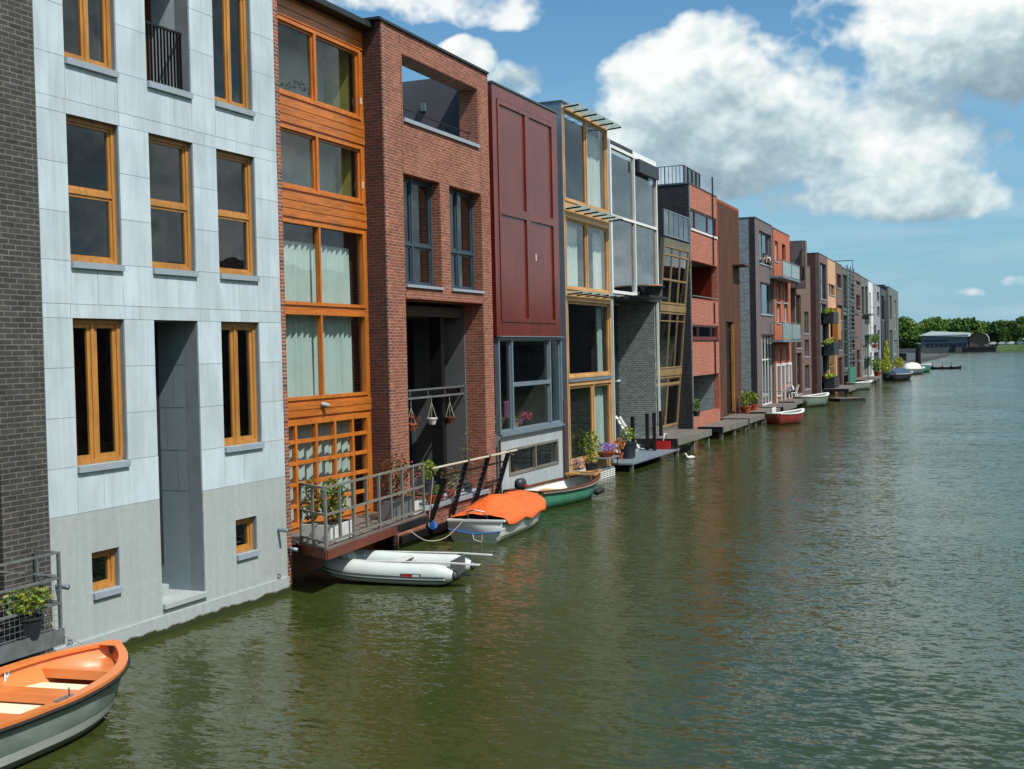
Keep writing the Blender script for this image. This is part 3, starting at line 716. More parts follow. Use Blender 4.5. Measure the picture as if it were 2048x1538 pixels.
# ------------------------------------------------------------------ house 6: white framed glazing over a porch
H6 = House('white_glazed_house', 'house with large white framed glazing above an open porch of grey brick', -14.6, (1219, 430), 0)
y6e = H6.y(1315.5, 590)
zt6 = (H6.z(1214, 275.2)+H6.z(1310, 323.2))/2
zm6 = (H6.z(1221, 430)+H6.z(1314.7, 459))/2; zb6 = (H6.z(1224.6, 583)+H6.z(1317, 600))/2; zg6 = H6.z(1217.5, 290.4)
H6.part('fascia', MB().box(-.3, .0, .05, y6e, zg6+.05, zt6), 'dkmetal')
H6.part('white_fascia', MB().box(.002, .03, y6e*.48, y6e-.02, zg6+.05, zt6-.02), 'white')
o = window(H6, (.05, y6e, zb6, zg6+.05), .06, 'white', fw=.12, cols=(.49,), rows=((zm6-zb6)/(zg6+.05-zb6),), mw=.10, sill=None, t=.14, glass='glassblue')
H6.part('sunscreen', MB().box(.0, .2, y6e*.53, y6e-.15, zg6-.6, zg6-.07), 'dkmetal')
H6.part('corner_post', MB().box(-.1, .062, .0, .048, .2, zt6), 'white').parent = H6.root
H6.part('corner_post', MB().box(-.06, .03, y6e-.07, y6e-.01, .5, zb6-.15), 'white')
H6.part('soffit', MB().box(-1.9, .03, .02, y6e, zb6-.16, zb6-.005), 'dkmetal')
H6.part('porch_wall', MB().box(-1.8, -.1, y6e-.26, y6e-.145, -.6, zb6-.17), 'greybrick')
zf6 = .35
window(H6, (.05, y6e-.02, zf6, zb6-.17), -1.7, 'white', cols=(.35, .7), rows=(.45,), sill=None)
H6.part('porch_floor', MB().box(-1.9, .0, .02, y6e-.01, zf6-.5, zf6), 'render')
shell(H6, 0, y6e, zt6-.05, 'dkmetal', floors=(zb6+.1, zm6), x0=-.31, coping=None, inx=-3.2)
H6.part('railing', MB().box(-.3, -.27, y6e*.52, y6e-.1, zb6+.12, zb6+1.0), 'dkmetal')
# ------------------------------------------------------------------ house 7: leaning timber front in a black reveal
H7 = House('leaning_front_house', 'narrow house with a leaning timber window front beside a black brick wall', -15.0, (1321, 600), 0)
H8 = House('banded_brick_house', 'salmon brick house with horizontal ribbon windows and a roof railing', -14.75, (1383, 600), .012)
y7e = H8.O.y - H7.O.y - .01
zt7a = H7.z(1369, 481, .2)
H7.lean = lambda z: .25-.85*(1-z/zt7a)
def zl7(y, px=1362): return H7.z(px, y)
z7 = [H7.z(1352, 853, -.4), H7.z(1352, 752, -.3), H7.z(1355, 735, -.3), H7.z(1358, 627, -.1), H7.z(1360, 611, -.1), H7.z(1366, 501, .1), H7.z(1368, 487, .15)]
wl = [(.1, y7e-.1, z7[0]+.05, z7[1]), (.1, y7e-.1, z7[2], z7[3]), (.1, y7e-.1, z7[4], z7[5])]
H7.part('timber_front', MB().slab(-.2, 0, (0, y7e), (-.5, z7[6]), wl), 'greywood')
bands = MB()
for a, b_ in ((z7[1]+.05, z7[2]-.05), (z7[3]+.05, z7[4]-.05)): bands.box(.002, .03, .05, y7e-.05, a, b_)
H7.part('band', bands, 'dullpine')
window(H7, wl[0], .02, 'dullpine', cols=(.5,), rows=(.85,), sill=None, sash=.05, fw=.06, name='door')
window(H7, wl[1], .02, 'dullpine', cols=(.4, .7), rows=(.85,), sill=None, fw=.06, mw=.05); window(H7, wl[2], .02, 'dullpine', cols=(.33, .66), rows=(.42, .85), sill=None, fw=.06, mw=.05, sash=.03)
H7.lean = None
zbal = H7.z(1369, 433, .2)
b = MB(); g = MB(); n = 5
b.box(.18, .24, 0, y7e-.2, zbal-.05, zbal); b.box(.18, .24, 0, y7e-.2, z7[6]+.1, z7[6]+.15)
for i in range(n+1): yy = .02+i*(y7e-.26)/n; b.box(.185, .235, yy, yy+.04, z7[6]+.151, zbal-.051)
g.quad((.21, 0, z7[6]+.1), (.21, y7e-.2, z7[6]+.1), (.21, y7e-.2, zbal-.05), (.21, 0, zbal-.05))
o = H7.part('balustrade', b, 'alu'); H7.part('pane', g, 'glassblue', o)
shell(H7, .2, y7e, z7[6], 'blackbrick', floors=(z7[0], z7[2], z7[4]), x0=-1.1, coping=None, inx=-3.5, roofz=z7[6]-.05, left=False)
H7.part('roof_terrace', MB().box(-2.5, .17, .02, y7e-.02, z7[6]-.04, z7[6]+.02), 'roof')
# ------------------------------------------------------------------ house 8
y8e = H8.y(1436.5, 600)-.01
zt8 = (H8.z(1377.9, 366)+H8.z(1431.7, 394))/2
q1 = H8.r(1381, 415.6, 1431.7, 474); q2 = H8.r(1383.7, 519.8, 1436, 602.8); q3 = H8.r(1387, 649, 1438.7, 677); q4 = H8.r(1388, 752, 1441, 817)
q4 = (q4[0], q4[1], (H8.z(1390.7, 829)+H8.z(1441, 817))/2, q4[3])
rel = [(.08, y8e-.08, q[2], q[3]) for q in (q1, q2, q3, q4)]
H8.part('corner_block', MB().box(-.3, -.051, .0, .049, -.6, zt8), 'blackbrick'); H8.part('wall', MB().slab(-.3, 0, (.05, y8e), (-.6, zt8), rel), 'salmon')
H8.part('corner_quoin', MB().box(-.05, .01, .0, .048, -.6, zt8), plain('pale mortar edge', C(150,156,156), .9, var=.5, scale=8, stretch=(1,1,1)))
window(H8, rel[0], -.05, plain('wine red frame', C(112, 36, 52), .4), cols=(.2, .68), sill='white', fw=.09, mw=.09, glass='glassblue')
window(H8, rel[2], -.05, M['mahog'], cols=(.25, .75), sill='mahog', fw=.09, mw=.09, glass='glassblue')
for q in (rel[1], rel[3]):
    m1, m2 = ('mahog', 'greyrender') if q is rel[1] else ('grey2', 'palewall')
    m1 = M[m1]
    H8.part('loggia_wall', MB().box(-1.7, -.302, q[1]-.12, q[1]-.07, q[2]-.1, q[3]).box(-1.8, -1.71, q[0]-.05, q[1]+.05, q[2]-.1, q[3]), m1)
    H8.part('loggia_ceiling', MB().box(-1.7, -.302, q[0]-.05, q[1]+.05, q[3]+.001, q[3]+.1), m2)
    H8.part('loggia_floor', MB().box(-1.7, -.302, q[0]-.05, q[1]+.05, q[2]-.1, q[2]-.001), 'roof')
H8.part('rail', MB().tube([(.05, .1, rel[1][2]+.1), (.05, y8e-.1, rel[1][2]+.1)], .03, 6), 'galv')
dpx = H8.y(1427, 600)
H8.part('downpipe', MB().tube([(.06, y8e*.8, q3[3]+.1), (.06, y8e*.8, rel[1][2]-.1)], .04, 6).tube([(.06, y8e*.8, rel[1][3]), (.06, y8e*.8, zt8+.9)], .04, 6).tube([(.06, y8e*.8, q4[3]), (.06, y8e*.8, q3[2]-.1)], .04, 6), 'black')
shell(H8, 0, y8e, zt8-.01, 'blackbrick', floors=(rel[3][2]-.1, rel[1][2]-.1, rel[0][2]-.6), x0=-.31, inx=-3.5, copx=.03)
# roof railing
a = H8.side(1315, 332, 0); zr8 = zt8+.95
b = MB(); L8 = 3.2; yr = y8e*.62
def rail_run(b, p, q, n, zt, zb, w=.03, every=1):
    p = Vector(p); q = Vector(q)
    b.bar((*p, zt), (*q, zt), w*1.4); b.bar((*p, zb+.08), (*q, zb+.08), w)
    for i in range(n+1):
        c = p.lerp(q, i/n); b.bar((c.x, c.y, zb), (c.x, c.y, zt), w if i % 5 else w*2)
rail_run(b, (-3.2, .3), (-.35, .3), 15, zr8, zt8+.02, .022); rail_run(b, (-.35, .3), (-.35, yr), 20, zr8, zt8+.02, .022)
H8.part('roof_railing', b, 'black')
# ------------------------------------------------------------------ house 9: weathering steel
H9 = House('rusty_steel_house', 'house clad in rusty brown weathering steel with a tall dark slot', -15.6, (1436.5, 600), .015)
y9e = H9.y(1480, 600)
zt9 = (H9.z(1432, 396)+H9.z(1475, 418))/2
sl = H9.r(1451.6, 643, 1470, 826); can = H9.r(1465, 529, 1480, 537)
H9.part('steel_cladding', MB().slab(-.2, 0, (.0, y9e), (-.6, zt9), [sl]), 'corten')
b = MB().box(.002, .012, .0, .12, -.4, zt9).box(.002, .012, .0, y9e, zt9-.18, zt9)
rimm = plain('bright rust edge', C(150, 78, 36), .8, var=.2); H9.part('edge_trim', b, rimm)
cl9 = MB()
for k in range(1, 7): cl9.box(.0, .004, .12, y9e, k*zt9/7-.01, k*zt9/7+.012)
H9.part('sheet_joint', cl9, 'rustybeam')
H9.part('slot_lining', MB().box(-.6, -.2, sl[0], sl[1], sl[2], sl[3]), 'black')
H9.part('door_strip', MB().box(-.15, .02, sl[1]-.12, sl[1]-.02, sl[2]+.1, sl[3]-.1), 'larch')
H9.part('canopy', MB().box(.0, .7, can[0], y9e-.1, can[3]-.08, can[3]), 'corten')
shell(H9, 0, y9e, zt9-.01, 'corten', x0=-.21, coping=None)
# ------------------------------------------------------------------ houses 10 - 23, further along the row
def far_house(name, label, X, pl, pr, tops, mat, wins=(), side=None, th=.02, floors=3, coping='coping', depth=8, tail=.01):
    H = House(name, label, X, pl, th)
    ye = H.y(*pr)-tail
    zt = sum(H.z(*t) for t in tops)/len(tops)
    rs = []
    for w in wins:
        r = list(H.r(*w[:4])); r[0] = max(.12, r[0]); r[1] = min(ye-.12, r[1]); r[3] = min(r[3], zt-.1); r[2] = max(r[2], .35); rs.append(tuple(r))
    H.part('wall', MB().slab(-.28, 0, (0, ye), (-.6, zt), rs), mat)
    for r, w in zip(rs, wins):
        fm = w[4]; cols = w[5] if len(w) > 5 else (.5,); rows = w[6] if len(w) > 6 else (); gl = w[7] if len(w) > 7 else 'glass'
        dk = w[8] if len(w) > 8 else -.16
        window(H, r, dk, fm, cols=cols, rows=rows, sill='sill' if r[2] > .8 else None, fw=.07, mw=.07, glass=gl)
    shell(H, 0, ye, zt-.005, side or mat, floors=[zt*(k+.3)/floors for k in range(floors)], x0=-.29, coping=coping, depth=depth, inx=-2.8)
    H.ye = ye; H.zt = zt
    return H
H10 = far_house('purple_brick_house', 'purple brown brick house with pale side wall, a person in its top window', -15.45, (1512, 600), (1546, 560), [(1509, 434), (1544, 453)], 'purple',
    [(1518, 460, 1543.4, 533, 'alu', (.45,)), (1520.6, 563.4, 1546, 630, 'alu', (.3,)), (1522.9, 668.3, 1549, 806, 'white', (.25, .5, .75), (.64,))], 'grey2', th=.02)
sidex = H10.side(1498, 434, 0)[0]
H10.part('corner_strip', MB().box(min(sidex, -.25), -.002, -.012, -.002, -.6, H10.zt), 'blackbrick')
H11 = far_house('orange_house', 'orange plastered house with two glass balconies and white garden doors', -15.6, (1548, 560), (1581, 600), [(1544.5, 454), (1576, 472)], 'terrac',
    [(1549.3, 480.6, 1557, 524, 'white', ()), (1563.7, 487, 1571.5, 526, 'mahog', ()), (1552, 561, 1561, 605, 'white', ()), (1566, 563, 1575, 606, 'white', ()),
     (1553, 607, 1562, 646, 'white', ()), (1568, 608, 1576.5, 646, 'white', ()), (1555, 697, 1564, 727, 'white', ()), (1569, 697, 1577, 727, 'white', ())], th=.02)
dr = H11.r(1552, 728, 1581, 804)
window(H11, (max(.1, dr[0]), H11.ye-.1, dr[2], dr[3]), .05, 'white', cols=(.3, .55, .8), sill=None, fw=.16, mw=.2, name='garden_door')
def glass_balcony(H, tl, br, out=.9):
    r = H.r(*tl, *br, out*.5); y0, y1, z0, z1 = r; y1 = min(y1, H.ye+1.0); b = MB().box(.01, out, y0, y1, z0, z0+.14)
    o = H.part('glass_balcony', b, 'alu')
    f = MB(); 
    for (x, y) in ((out-.03, y0+.03), (out-.03, (y0+y1)/2), (out-.03, y1-.03), (.05, y0+.03)): f.box(x-.025, x+.025, y-.025, y+.025, z0+.14, z1)
    f.box(out-.055, out, y0, y1, z1, z1+.05); f.box(.01, out-.056, y0, y0+.05, z1, z1+.05); H.part('frame', f, 'galv', o)
    g = MB().quad((out-.03, y0+.08, z0+.2), (out-.03, y1-.08, z0+.2), (out-.03, y1-.08, z1-.03), (out-.03, y0+.08, z1-.03)); H.part('glass_screen', g, 'frost', o)
glass_balcony(H11, (1552, 521), (1588, 566)); glass_balcony(H11, (1552.5, 646), (1590, 684))
H12 = House('box_window_house', 'house with a dark cantilevered box window over brown doors', -16.1, (1590, 600), .025)
y12 = H12.y(1621, 600)-.01; zt12 = (H12.z(1592.4, 472, .9)+H12.z(1610, 481, .9))/2
bx = .95; zb12 = H12.z(1600, 572, bx); yb12 = H12.y(1611, 520, bx)
r12 = H12.r(1595, 490, 1609.5, 529, bx); r12b = H12.r(1595, 529, 1609.5, 556, bx)
hb = [(.6, yb12-.25, r12b[2], r12[3])]
H12.part('box_window', MB().slab(bx-.2, bx, (.1, yb12), (zb12, zt12), hb).box(-.5, bx-.201, .1, .3, zb12, zt12).box(-.5, bx-.201, yb12-.2, yb12, zb12, zt12).box(-.5, bx-.201, .301, yb12-.201, zb12, zb12+.2).box(-.5, bx-.201, .301, yb12-.201, zt12-.2, zt12), 'purple')
window(H12, hb[0], bx-.2, 'brownwood', cols=(.33, .66), rows=(.4,), sill=None, fw=.12, mw=.12)
H12.part('railing', MB().box(bx-.1, bx-.07, .6, yb12-.25, r12b[2], r12b[2]+1.0), 'dkmetal')
ws = [H12.r(1599, 583, 1606, 650), H12.r(1599, 655, 1606, 770)]
ws = [(.25, y12*.36, zb12-4.6, zb12-.4), (.25, y12*.36, .7, zb12-5.0), (y12*.55, y12*.85, .9, 2.9), (y12*.55, y12*.85, 3.6, 5.0), (y12*.55, y12*.85, 5.5, 7.3)]
ws = [w for w in ws if w[3] > w[2]+.3]
H12.part('wall', MB().slab(-.28, 0, (0, y12), (-.6, zt12-1.4), ws), 'brown')
for i, w in enumerate(ws): window(H12, w, -.15, 'brownwood' if i < 2 else 'galv', cols=() if i < 2 else (.5,), sill='sill', glass='glass')
shell(H12, 0, y12, zt12-1.45, 'brown', floors=(2.7, 5.4), x0=-.29, depth=8, inx=-2.5)
H13 = far_house('red_side_house', 'house with a long dark red brick side wall and three black planter balconies', -16.4, (1638, 600), (1655.5, 600), [(1636.3, 505.3), (1655, 516)], 'brown',
    [(1639.5, 524, 1653.5, 600, 'dkmetal', (.4,), (.5,), 'glassblue'), (1641, 606, 1654, 690, 'dkmetal', (.4,), (.5,)), (1642, 694, 1655, 790, 'dkmetal', (.4,), (.5,))], 'sidebrick', th=.028)
for pz in ((650, 621, 645), (651, 685, 712), (652, 757, 780)):
    zlo = H13.z(1648, pz[2], .6); zhi = H13.z(1648, pz[1], .6)
    o = H13.part('planter_balcony', MB().box(.01, .9, H13.ye*.45, H13.ye+.6, zlo, zhi), 'darkpot')
    lv = MB(); leaves(lv, (.4, H13.ye*.62, zhi+.05), (.4, 2.2, .3), 420, .2)
    H13.part('box_plant', lv, 'leafyel', o)
H13.part('downpipe', MB().tube([(.06, .08, 0), (.06, .08, H13.zt)], .05, 6), 'galv')
H14 = far_house('cream_house', 'cream plastered house with ochre wooden shutters low down', -16.6, (1656, 600), (1671.5, 600), [(1655, 516), (1671, 525)], 'cream',
    [(1657, 566.5, 1670, 592, 'larch', (.5,)), (1660, 615, 1672, 675, 'larch', (.3, .6)), (1659, 690, 1672.5, 778, 'larch', (.33, .66), (.5,))], th=.028)
H14.part('shutter', MB().box(.0, .5, H14.ye*.5, H14.ye-.2, H14.z(1668, 679), H14.z(1668, 617)), 'larch')
H15 = far_house('brown_brick_house', 'plain brown brick house between the cream house and the green ladder house', -16.8, (1672, 600), (1684.5, 600), [(1671, 525), (1684, 532)], 'brown',
    [(1673, 546, 1683, 578, 'mahog', (.3,)), (1674, 609, 1685, 640, 'mahog', ()), (1675, 660, 1685, 700, 'alu', ()), (1676, 715, 1686, 775, 'mahog', (.5,))], th=.028)
H16 = far_house('ladder_house', 'narrow grey green house fronted by a tall steel frame and a teal panel', -17.0, (1685, 600), (1699, 600), [(1686, 536), (1697, 543)], 'greenish',
    [(1686, 548, 1697, 620, 'greenish', (.5,), (.25, .5, .75)), (1687, 630, 1698, 735, 'greenish', (.5,), (.25, .5, .75))], th=.028)
b = MB(); 
for y_ in (.1, H16.ye*.5, H16.ye-.1): b.bar((.5, y_, .6), (.5, y_, H16.zt+.3), .12)
for k in range(26): b.bar((.5, .1, .9+k*H16.zt/27), (.5, H16.ye-.1, .9+k*H16.zt/27), .06)
H16.part('steel_frame', b, 'galv'); H16.part('teal_panel', MB().box(.55, .62, .15, H16.ye-.2, .5, 2.1), 'teal')
b = MB().tube([(-2, .2, H16.zt), (-2, .2, H16.zt+1.2), (-2, H16.ye, H16.zt+1.2), (.4, H16.ye, H16.zt+1.2), (.4, H16.ye, H16.zt)], .05, 5); H16.part('roof_frame', b, 'dkmetal')
H17 = far_house('dark_balcony_house', 'narrow dark house with stacked railed balconies beside the green ladder house', -17.3, (1699.5, 600), (1708.5, 600), [(1700, 541), (1708, 546)], 'dkmetal',
    [(1700, 563, 1708, 600, 'dkmetal'), (1701, 612, 1708.5, 660, 'dkmetal'), (1701, 680, 1709, 700, 'mahog'), (1702, 710, 1709.5, 755, 'dkmetal')], th=.028)
b = MB()
for z_ in (2.6, 5.2, 7.8): b.box(.01, .9, .1, H17.ye-.1, z_, z_+.15); b.box(.85, .9, .1, H17.ye-.1, z_+.9, z_+.97)
H17.part('balcony', b, 'galv')
H18 = far_house('grey_brown_house', 'flat grey brown brick house with two dark windows one above the other', -17.5, (1709, 600), (1721.5, 600), [(1708, 544), (1721, 551)], 'brown',
    [(1711, 560, 1720, 573, 'mahog', (.33, .66)), (1712, 588, 1720.5, 622, 'mahog', (.5,)), (1713, 700, 1721, 755, 'brownwood', ())], th=.028)
H19 = far_house('blue_glass_house', 'house with tall blue glazed bays and thin steel balconies', -17.8, (1722, 600), (1737, 600), [(1722, 553), (1736, 560)], 'greenish',
    [(1723, 572, 1729, 640, 'blueframe', (.5,), (.33, .66), 'glassblue'), (1730.5, 572, 1736, 640, 'blueframe', (.5,), (.33, .66), 'glassblue'), (1725, 690, 1736.5, 752, 'white', (.3, .6), (.5,), 'glassblue')], th=.028)
b = MB()
for z_ in (2.8, 5.6, 8.2): b.box(.01, .8, H19.ye*.4, H19.ye, z_, z_+.12); b.box(.75, .8, H19.ye*.4, H19.ye, z_+.9, z_+.96)
H19.part('balcony', b, 'galv')
H20 = far_house('white_house', 'bright white plastered narrow house with one tall dark window strip', -18.0, (1737.5, 600), (1746, 600), [(1737, 561), (1746, 567)], 'white',
    [(1738.5, 585, 1743, 690, 'dkmetal', ()), (1740, 705, 1744.5, 752, 'dkmetal', ())], th=.028)
H21 = far_house('lavender_house', 'house clad in lavender grey panels beside the white house', -18.2, (1746.5, 600), (1760.5, 600), [(1746, 567), (1760, 575)], 'lav',
    [(1754, 583, 1759, 603, 'mahog', ()), (1754.5, 612, 1759.5, 632, 'mahog', ()), (1748, 650, 1753, 690, 'dkmetal', (.5,)), (1755, 660, 1760, 700, 'dkmetal', ()), (1748, 705, 1759, 750, 'blueframe', (.3, .6))], th=.028)
H22 = far_house('vine_house', 'very dark narrow house with a climbing plant on its front', -18.9, (1762, 600), (1773, 600), [(1761, 577), (1772, 582)], 'dkmetal',
    [(1763, 590, 1768, 640, 'black', ()), (1768.5, 600, 1772, 700, 'alu', (), (.3, .6)), (1764, 710, 1771, 748, 'black', ())], 'dkmetal', th=.03)
lv = MB(); leaves(lv, (.25, H22.ye*.55, 2.6), (.3, H22.ye*.35, 2.6), 900, .42, flat=.2); lv.tube([(.2, H22.ye*.55, .2), (.25, H22.ye*.5, 4.5)], .06, 5); H22.part('climbing_plant', lv, 'leafyel')
H23 = far_house('end_house', 'grey green house with a white window strip, farthest house of the row', -19.0, (1777, 600), (1797, 640), [(1776, 576.6), (1794, 580)], 'greenish',
    [(1779, 590, 1784, 640, 'greenish', (.5,), (.5,)), (1788, 600, 1793, 660, 'white', (.5,), (.5,), 'glassblue'), (1779, 660, 1786, 740, 'alu', (.5,), (.5,)), (1788, 680, 1795, 742, 'white', (.5,), (.5,))], 'dkmetal', th=.03)
H23.part('roof_box', MB().box(-3.2, -.6, .4, 3, H23.zt-.3, H23.zt+.35), 'dkmetal')
for i, (H, k) in enumerate(((H18, 3), (H21, 2))):
    H.part('roof_plant_room', MB().box(-4, -1.2, .5, H.ye-.6, H.zt-.3, H.zt+.7), 'alu')
for H in (H10, H11, H12, H13, H14, H15, H16, H17, H18, H19, H20, H21, H22, H23):
    print('HX', H.root.name, [round(c, 1) for c in H.O], 'ye', round(H.ye if hasattr(H, 'ye') else y12, 1), 'zt', round(getattr(H, 'zt', zt12), 1))
# ------------------------------------------------------------------ jetties
def jetty(H, inner, ol, orr, label, w=.16, n=None, name='jetty', hz=None):
    inn = H.f(*inner); z = hz or inn[1]
    z = max(.55, min(1.15, z))
    a = onz(*ol, z); b_ = onz(*orr, z)
    la = ((a-H.O).dot(H.n), (a-H.O).dot(H.s)); lb = ((b_-H.O).dot(H.n), (b_-H.O).dot(H.s))
    x = max(.9, min(2.6, (la[0]+lb[0])/2)); y0, y1 = min(la[1], lb[1]), max(la[1], lb[1])
    y0 = max(-5.0, min(la[1], inn[0]+1))
    print('JT', label[:30], round(z, 2), round(x, 2), round(la[0], 2), round(lb[0], 2), round(y0, 1), round(y1, 1))
    root = empty(name, H.w(0.03, y0, z), H.th, label, 'jetty', 'timber jetties in front of the houses')
    Ly = y1-y0; nb = int(x/.15); bd = MB()
    for i in range(nb): bd.box(.0+i*x/nb+.004, (i+1)*x/nb-.004, 0, Ly, -.035, random.uniform(-.003, .003))
    bd.build('deck', M['deckwood'], root)
    MB().box(x+.002, x+.05, -.0, Ly, -.28, .012).build('edge_beam', M['greywood'], root)
    MB().box(0, x, -.05, -.003, -.26, -.0).build('edge_beam', M['black'], root)
    for yy in (.15, Ly*.5, Ly-.25): MB().box(x-.2, x-.04, yy, yy+.16, -z-.5, -.29).build('pile', M['greywood'], root)
    return root, x, y0, y1, z
J1 = jetty(H7, (1326.5, 868), (1356.8, 877.5), (1416.5, 858.4), 'grey timber jetty in front of the leaning timber front', hz=.75)
J2 = jetty(H8, (1396.6, 853), (1448, 853.7), (1490, 838.5), 'grey timber jetty in front of the salmon brick house')
J3 = jetty(H9, (1450, 835), (1499, 836.7), (1524.7, 827.5), 'grey timber jetty in front of the rusty steel house')
J4 = jetty(H10, (1488, 824), (1531, 824), (1559, 815), 'grey timber jetty with a white board, beside the purple brick house')
J5 = jetty(H10, (1525.6, 812), (1567.5, 814), (1589, 805.7), 'grey timber jetty with a thin steel railing before the striped curtain window')
J6 = jetty(H11, (1554.7, 804), (1593, 803), (1622, 791), 'grey timber jetty with the white chair on it')
J7 = jetty(H14, (1662, 785), (1683, 788), (1704, 770), 'grey timber jetty in front of the cream house')
J8 = jetty(H18, (1720, 765), (1733, 762), (1752, 755), 'short grey jetty in front of the grey brown brick house')
J9 = jetty(H19, (1732, 757), (1742, 756), (1765, 752), 'pale jetty at the foot of the blue glazed house')
root, x, y0, y1, z = J4
MB().box(x+.052, x+.07, (y1-y0)*.35, (y1-y0)*.62, -.45, .15).build('board', M['white'], root)
root, x, y0, y1, z = J5
b = MB(); Ly = y1-y0
b.tube([(.1, .05, 1.0), (x, .05, 1.0), (x, Ly*.45, 1.0)], .022, 6).tube([(.1, .05, .6), (x, .05, .6)], .015, 6)
for p in ((x, .05), (x, Ly*.45), (.1, .05)): b.tube([(*p, 0), (*p, 1.0)], .022, 6)
b.build('railing', M['galv'], root)
# floating raft
p = onz(1680, 797, .25); q = onz(1731, 795, .25)
r_ = empty('floating_raft', p, math.atan2(q.y-p.y, q.x-p.x), 'low grey floating raft lying out from the quay beyond the upturned white boat', 'raft')
Lr = (q-p).length; MB().box(0, Lr, 0, 1.6, -.35, -.05).build('float', M['rubber'], r_)
b = MB(); 
for i in range(int(Lr/.2)): b.box(i*.2, i*.2+.185, -.03, 1.63, -.045, 0)
b.build('deck', M['deckwood'], r_)
# ------------------------------------------------------------------ timber balcony of house 2 (orange) with steel railing
zd = .9
A_ = Vector((-13.0, 19.95, zd)); B_ = Vector((-12.0, 19.35, zd)); C_ = Vector((-12.42, 24.3, zd)); D_ = Vector((-13.29, 24.35, zd))
bal2 = empty('timber_balcony', (-13.0, 19.9, zd), 0, 'timber deck balcony with grey square railing under the orange glazed doors', 'balcony')
def lo(p): return Vector(p)-Vector((-13.0, 19.9, zd))
a, b_, c_, d_ = (lo(v) for v in (A_, B_, C_, D_))
dk = MB(); nB = 13
inn0 = Vector((-.78, .02, 0)); inn1 = Vector((-.78, 4.4, 0))
for i in range(nB):
    u0, u1 = i/nB, (i+1)/nB-.006
    def pt(s0, s1, u): return s0.lerp(s1, u)
    l0, l1, r0, r1 = pt(a, b_, u0), pt(a, b_, u1), pt(d_, c_, u0), pt(d_, c_, u1)
    zz = random.uniform(-.002, .002)
    dk.add([(v.x, v.y, zz) for v in (l0, l1, r1, r0)]+[(v.x, v.y, -.04) for v in (l0, l1, r1, r0)], [(3,2,1,0), (4,5,6,7), (0,1,5,4), (1,2,6,5), (2,3,7,6), (3,0,4,7)])
dk.box(-.78, -.012, pil+H2.O.y-19.9+.02, 4.35, -.04, .0)
dk.build('deck', M['deckwood'], bal2)
fb = MB(); 
for p, q in ((a, b_), (b_, c_)):
    fb.bar(p+Vector((0, 0, -.13)), q+Vector((0, 0, -.13)), .05, .17)
fb.build('fascia_beam', M['rustybeam'], bal2)
MB().box(-.7, .75, .3, 4.2, -.17, -.045).build('under_frame', M['black'], bal2)
rl = MB(); pts = [a+Vector((.03, .05, 0)), b_+Vector((-.04, .05, 0)), c_+Vector((-.04, -.05, 0))]
hts = (1.13, .62, .10)
for hgt in hts:
    for p, q in zip(pts, pts[1:]): rl.bar(p+Vector((0, 0, hgt)), q+Vector((0, 0, hgt)), .05, .04)
rl.build('rail', M['greywood'], bal2)
npst = 9
for i in range(npst):
    p = pts[1].lerp(pts[2], i/(npst-1)); MB().bar(p+Vector((0, 0, -.2 if i % 2 == 0 else .08)), p+Vector((0, 0, 1.11)), .05).build('post', M['greywood'], bal2)
for u in (0, .5): p = pts[0].lerp(pts[1], u); MB().bar(p+Vector((0, 0, .0)), p+Vector((0, 0, 1.11)), .045).build('post', M['greywood'], bal2)
# ------------------------------------------------------------------ plants
def pot_plant(label, loc, pot='darkpot', pw=.16, ph=.28, fol=('leaf',), rad=(.25, .25, .3), n=160, size=.08, box=None, up=.22, group=None, name='potted_plant', cat='potted plant', stems=5, rz=0, seed=None):
    rr = random.Random(seed if seed is not None else hash(label) % 999)
    root = empty(name, loc, rz, label, cat, group)
    if box:
        bx_, by_ = box; b = MB().box(-bx_/2, bx_/2, -by_/2, by_/2, 0, ph)
        b.build('pot', M[pot], root, bevel=.008); MB().box(-bx_/2+.015, bx_/2-.015, -by_/2+.015, by_/2-.015, ph+.001, ph+.012).build('soil', M['soil'], root)
    else:
        MB().lathe([(0, 0), (pw*.72, 0), (pw, ph*.9), (pw*1.08, ph*.9), (pw*1.08, ph), (pw*.94, ph), (pw*.92, ph-.03), (0, ph-.03)], n=18).build('pot', M[pot], root, smooth=False)
    if stems:
        st = MB()
        for i in range(stems):
            w = rr.uniform(0, 6.28); s_ = rr.uniform(.2, .8)
            st.tube([(0, 0, ph-.03), (rad[0]*s_*.4*cos(w), rad[1]*s_*.4*sin(w), ph+up*.5), (rad[0]*s_*cos(w), rad[1]*s_*sin(w), ph+up+rad[2]*.5)], [.008, .006, .004], 4)
        st.build('stem', M['brownwood'], root)
    for k, f_ in enumerate(fol):
        lv = MB(); leaves(lv, (0, 0, ph+up), rad, int(n/len(fol)), size, rr, shell_=.1); lv.build('foliage', M[f_], root)
    return root
def atd(dx, dy, dz=0): return (-13.0+dx, 19.9+dy, zd+dz)
pot_plant('green leafy shrub in a white planter box at the near corner of the timber balcony', atd(.55, .45), 'whitepot', ph=.34, fol=('leaf', 'leafyel', 'leafdark'), rad=(.26, .32, .42), n=620, size=.085, box=(.36, .8), up=.45)
pot_plant('brown wilted shrub in a white pot against the stone house', atd(.18, .25), 'whitepot', ph=.34, fol=('leafred', 'leaf'), rad=(.17, .2, .45), n=300, size=.08, box=(.3, .34), up=.45)
pot_plant('tall red brown bush in a grey box at the far end of the timber balcony', atd(.25, 3.55), 'galv', ph=.42, fol=('leafred', 'leafred', 'leafdark'), rad=(.26, .5, .48), n=620, size=.075, box=(.42, .9), up=.55)
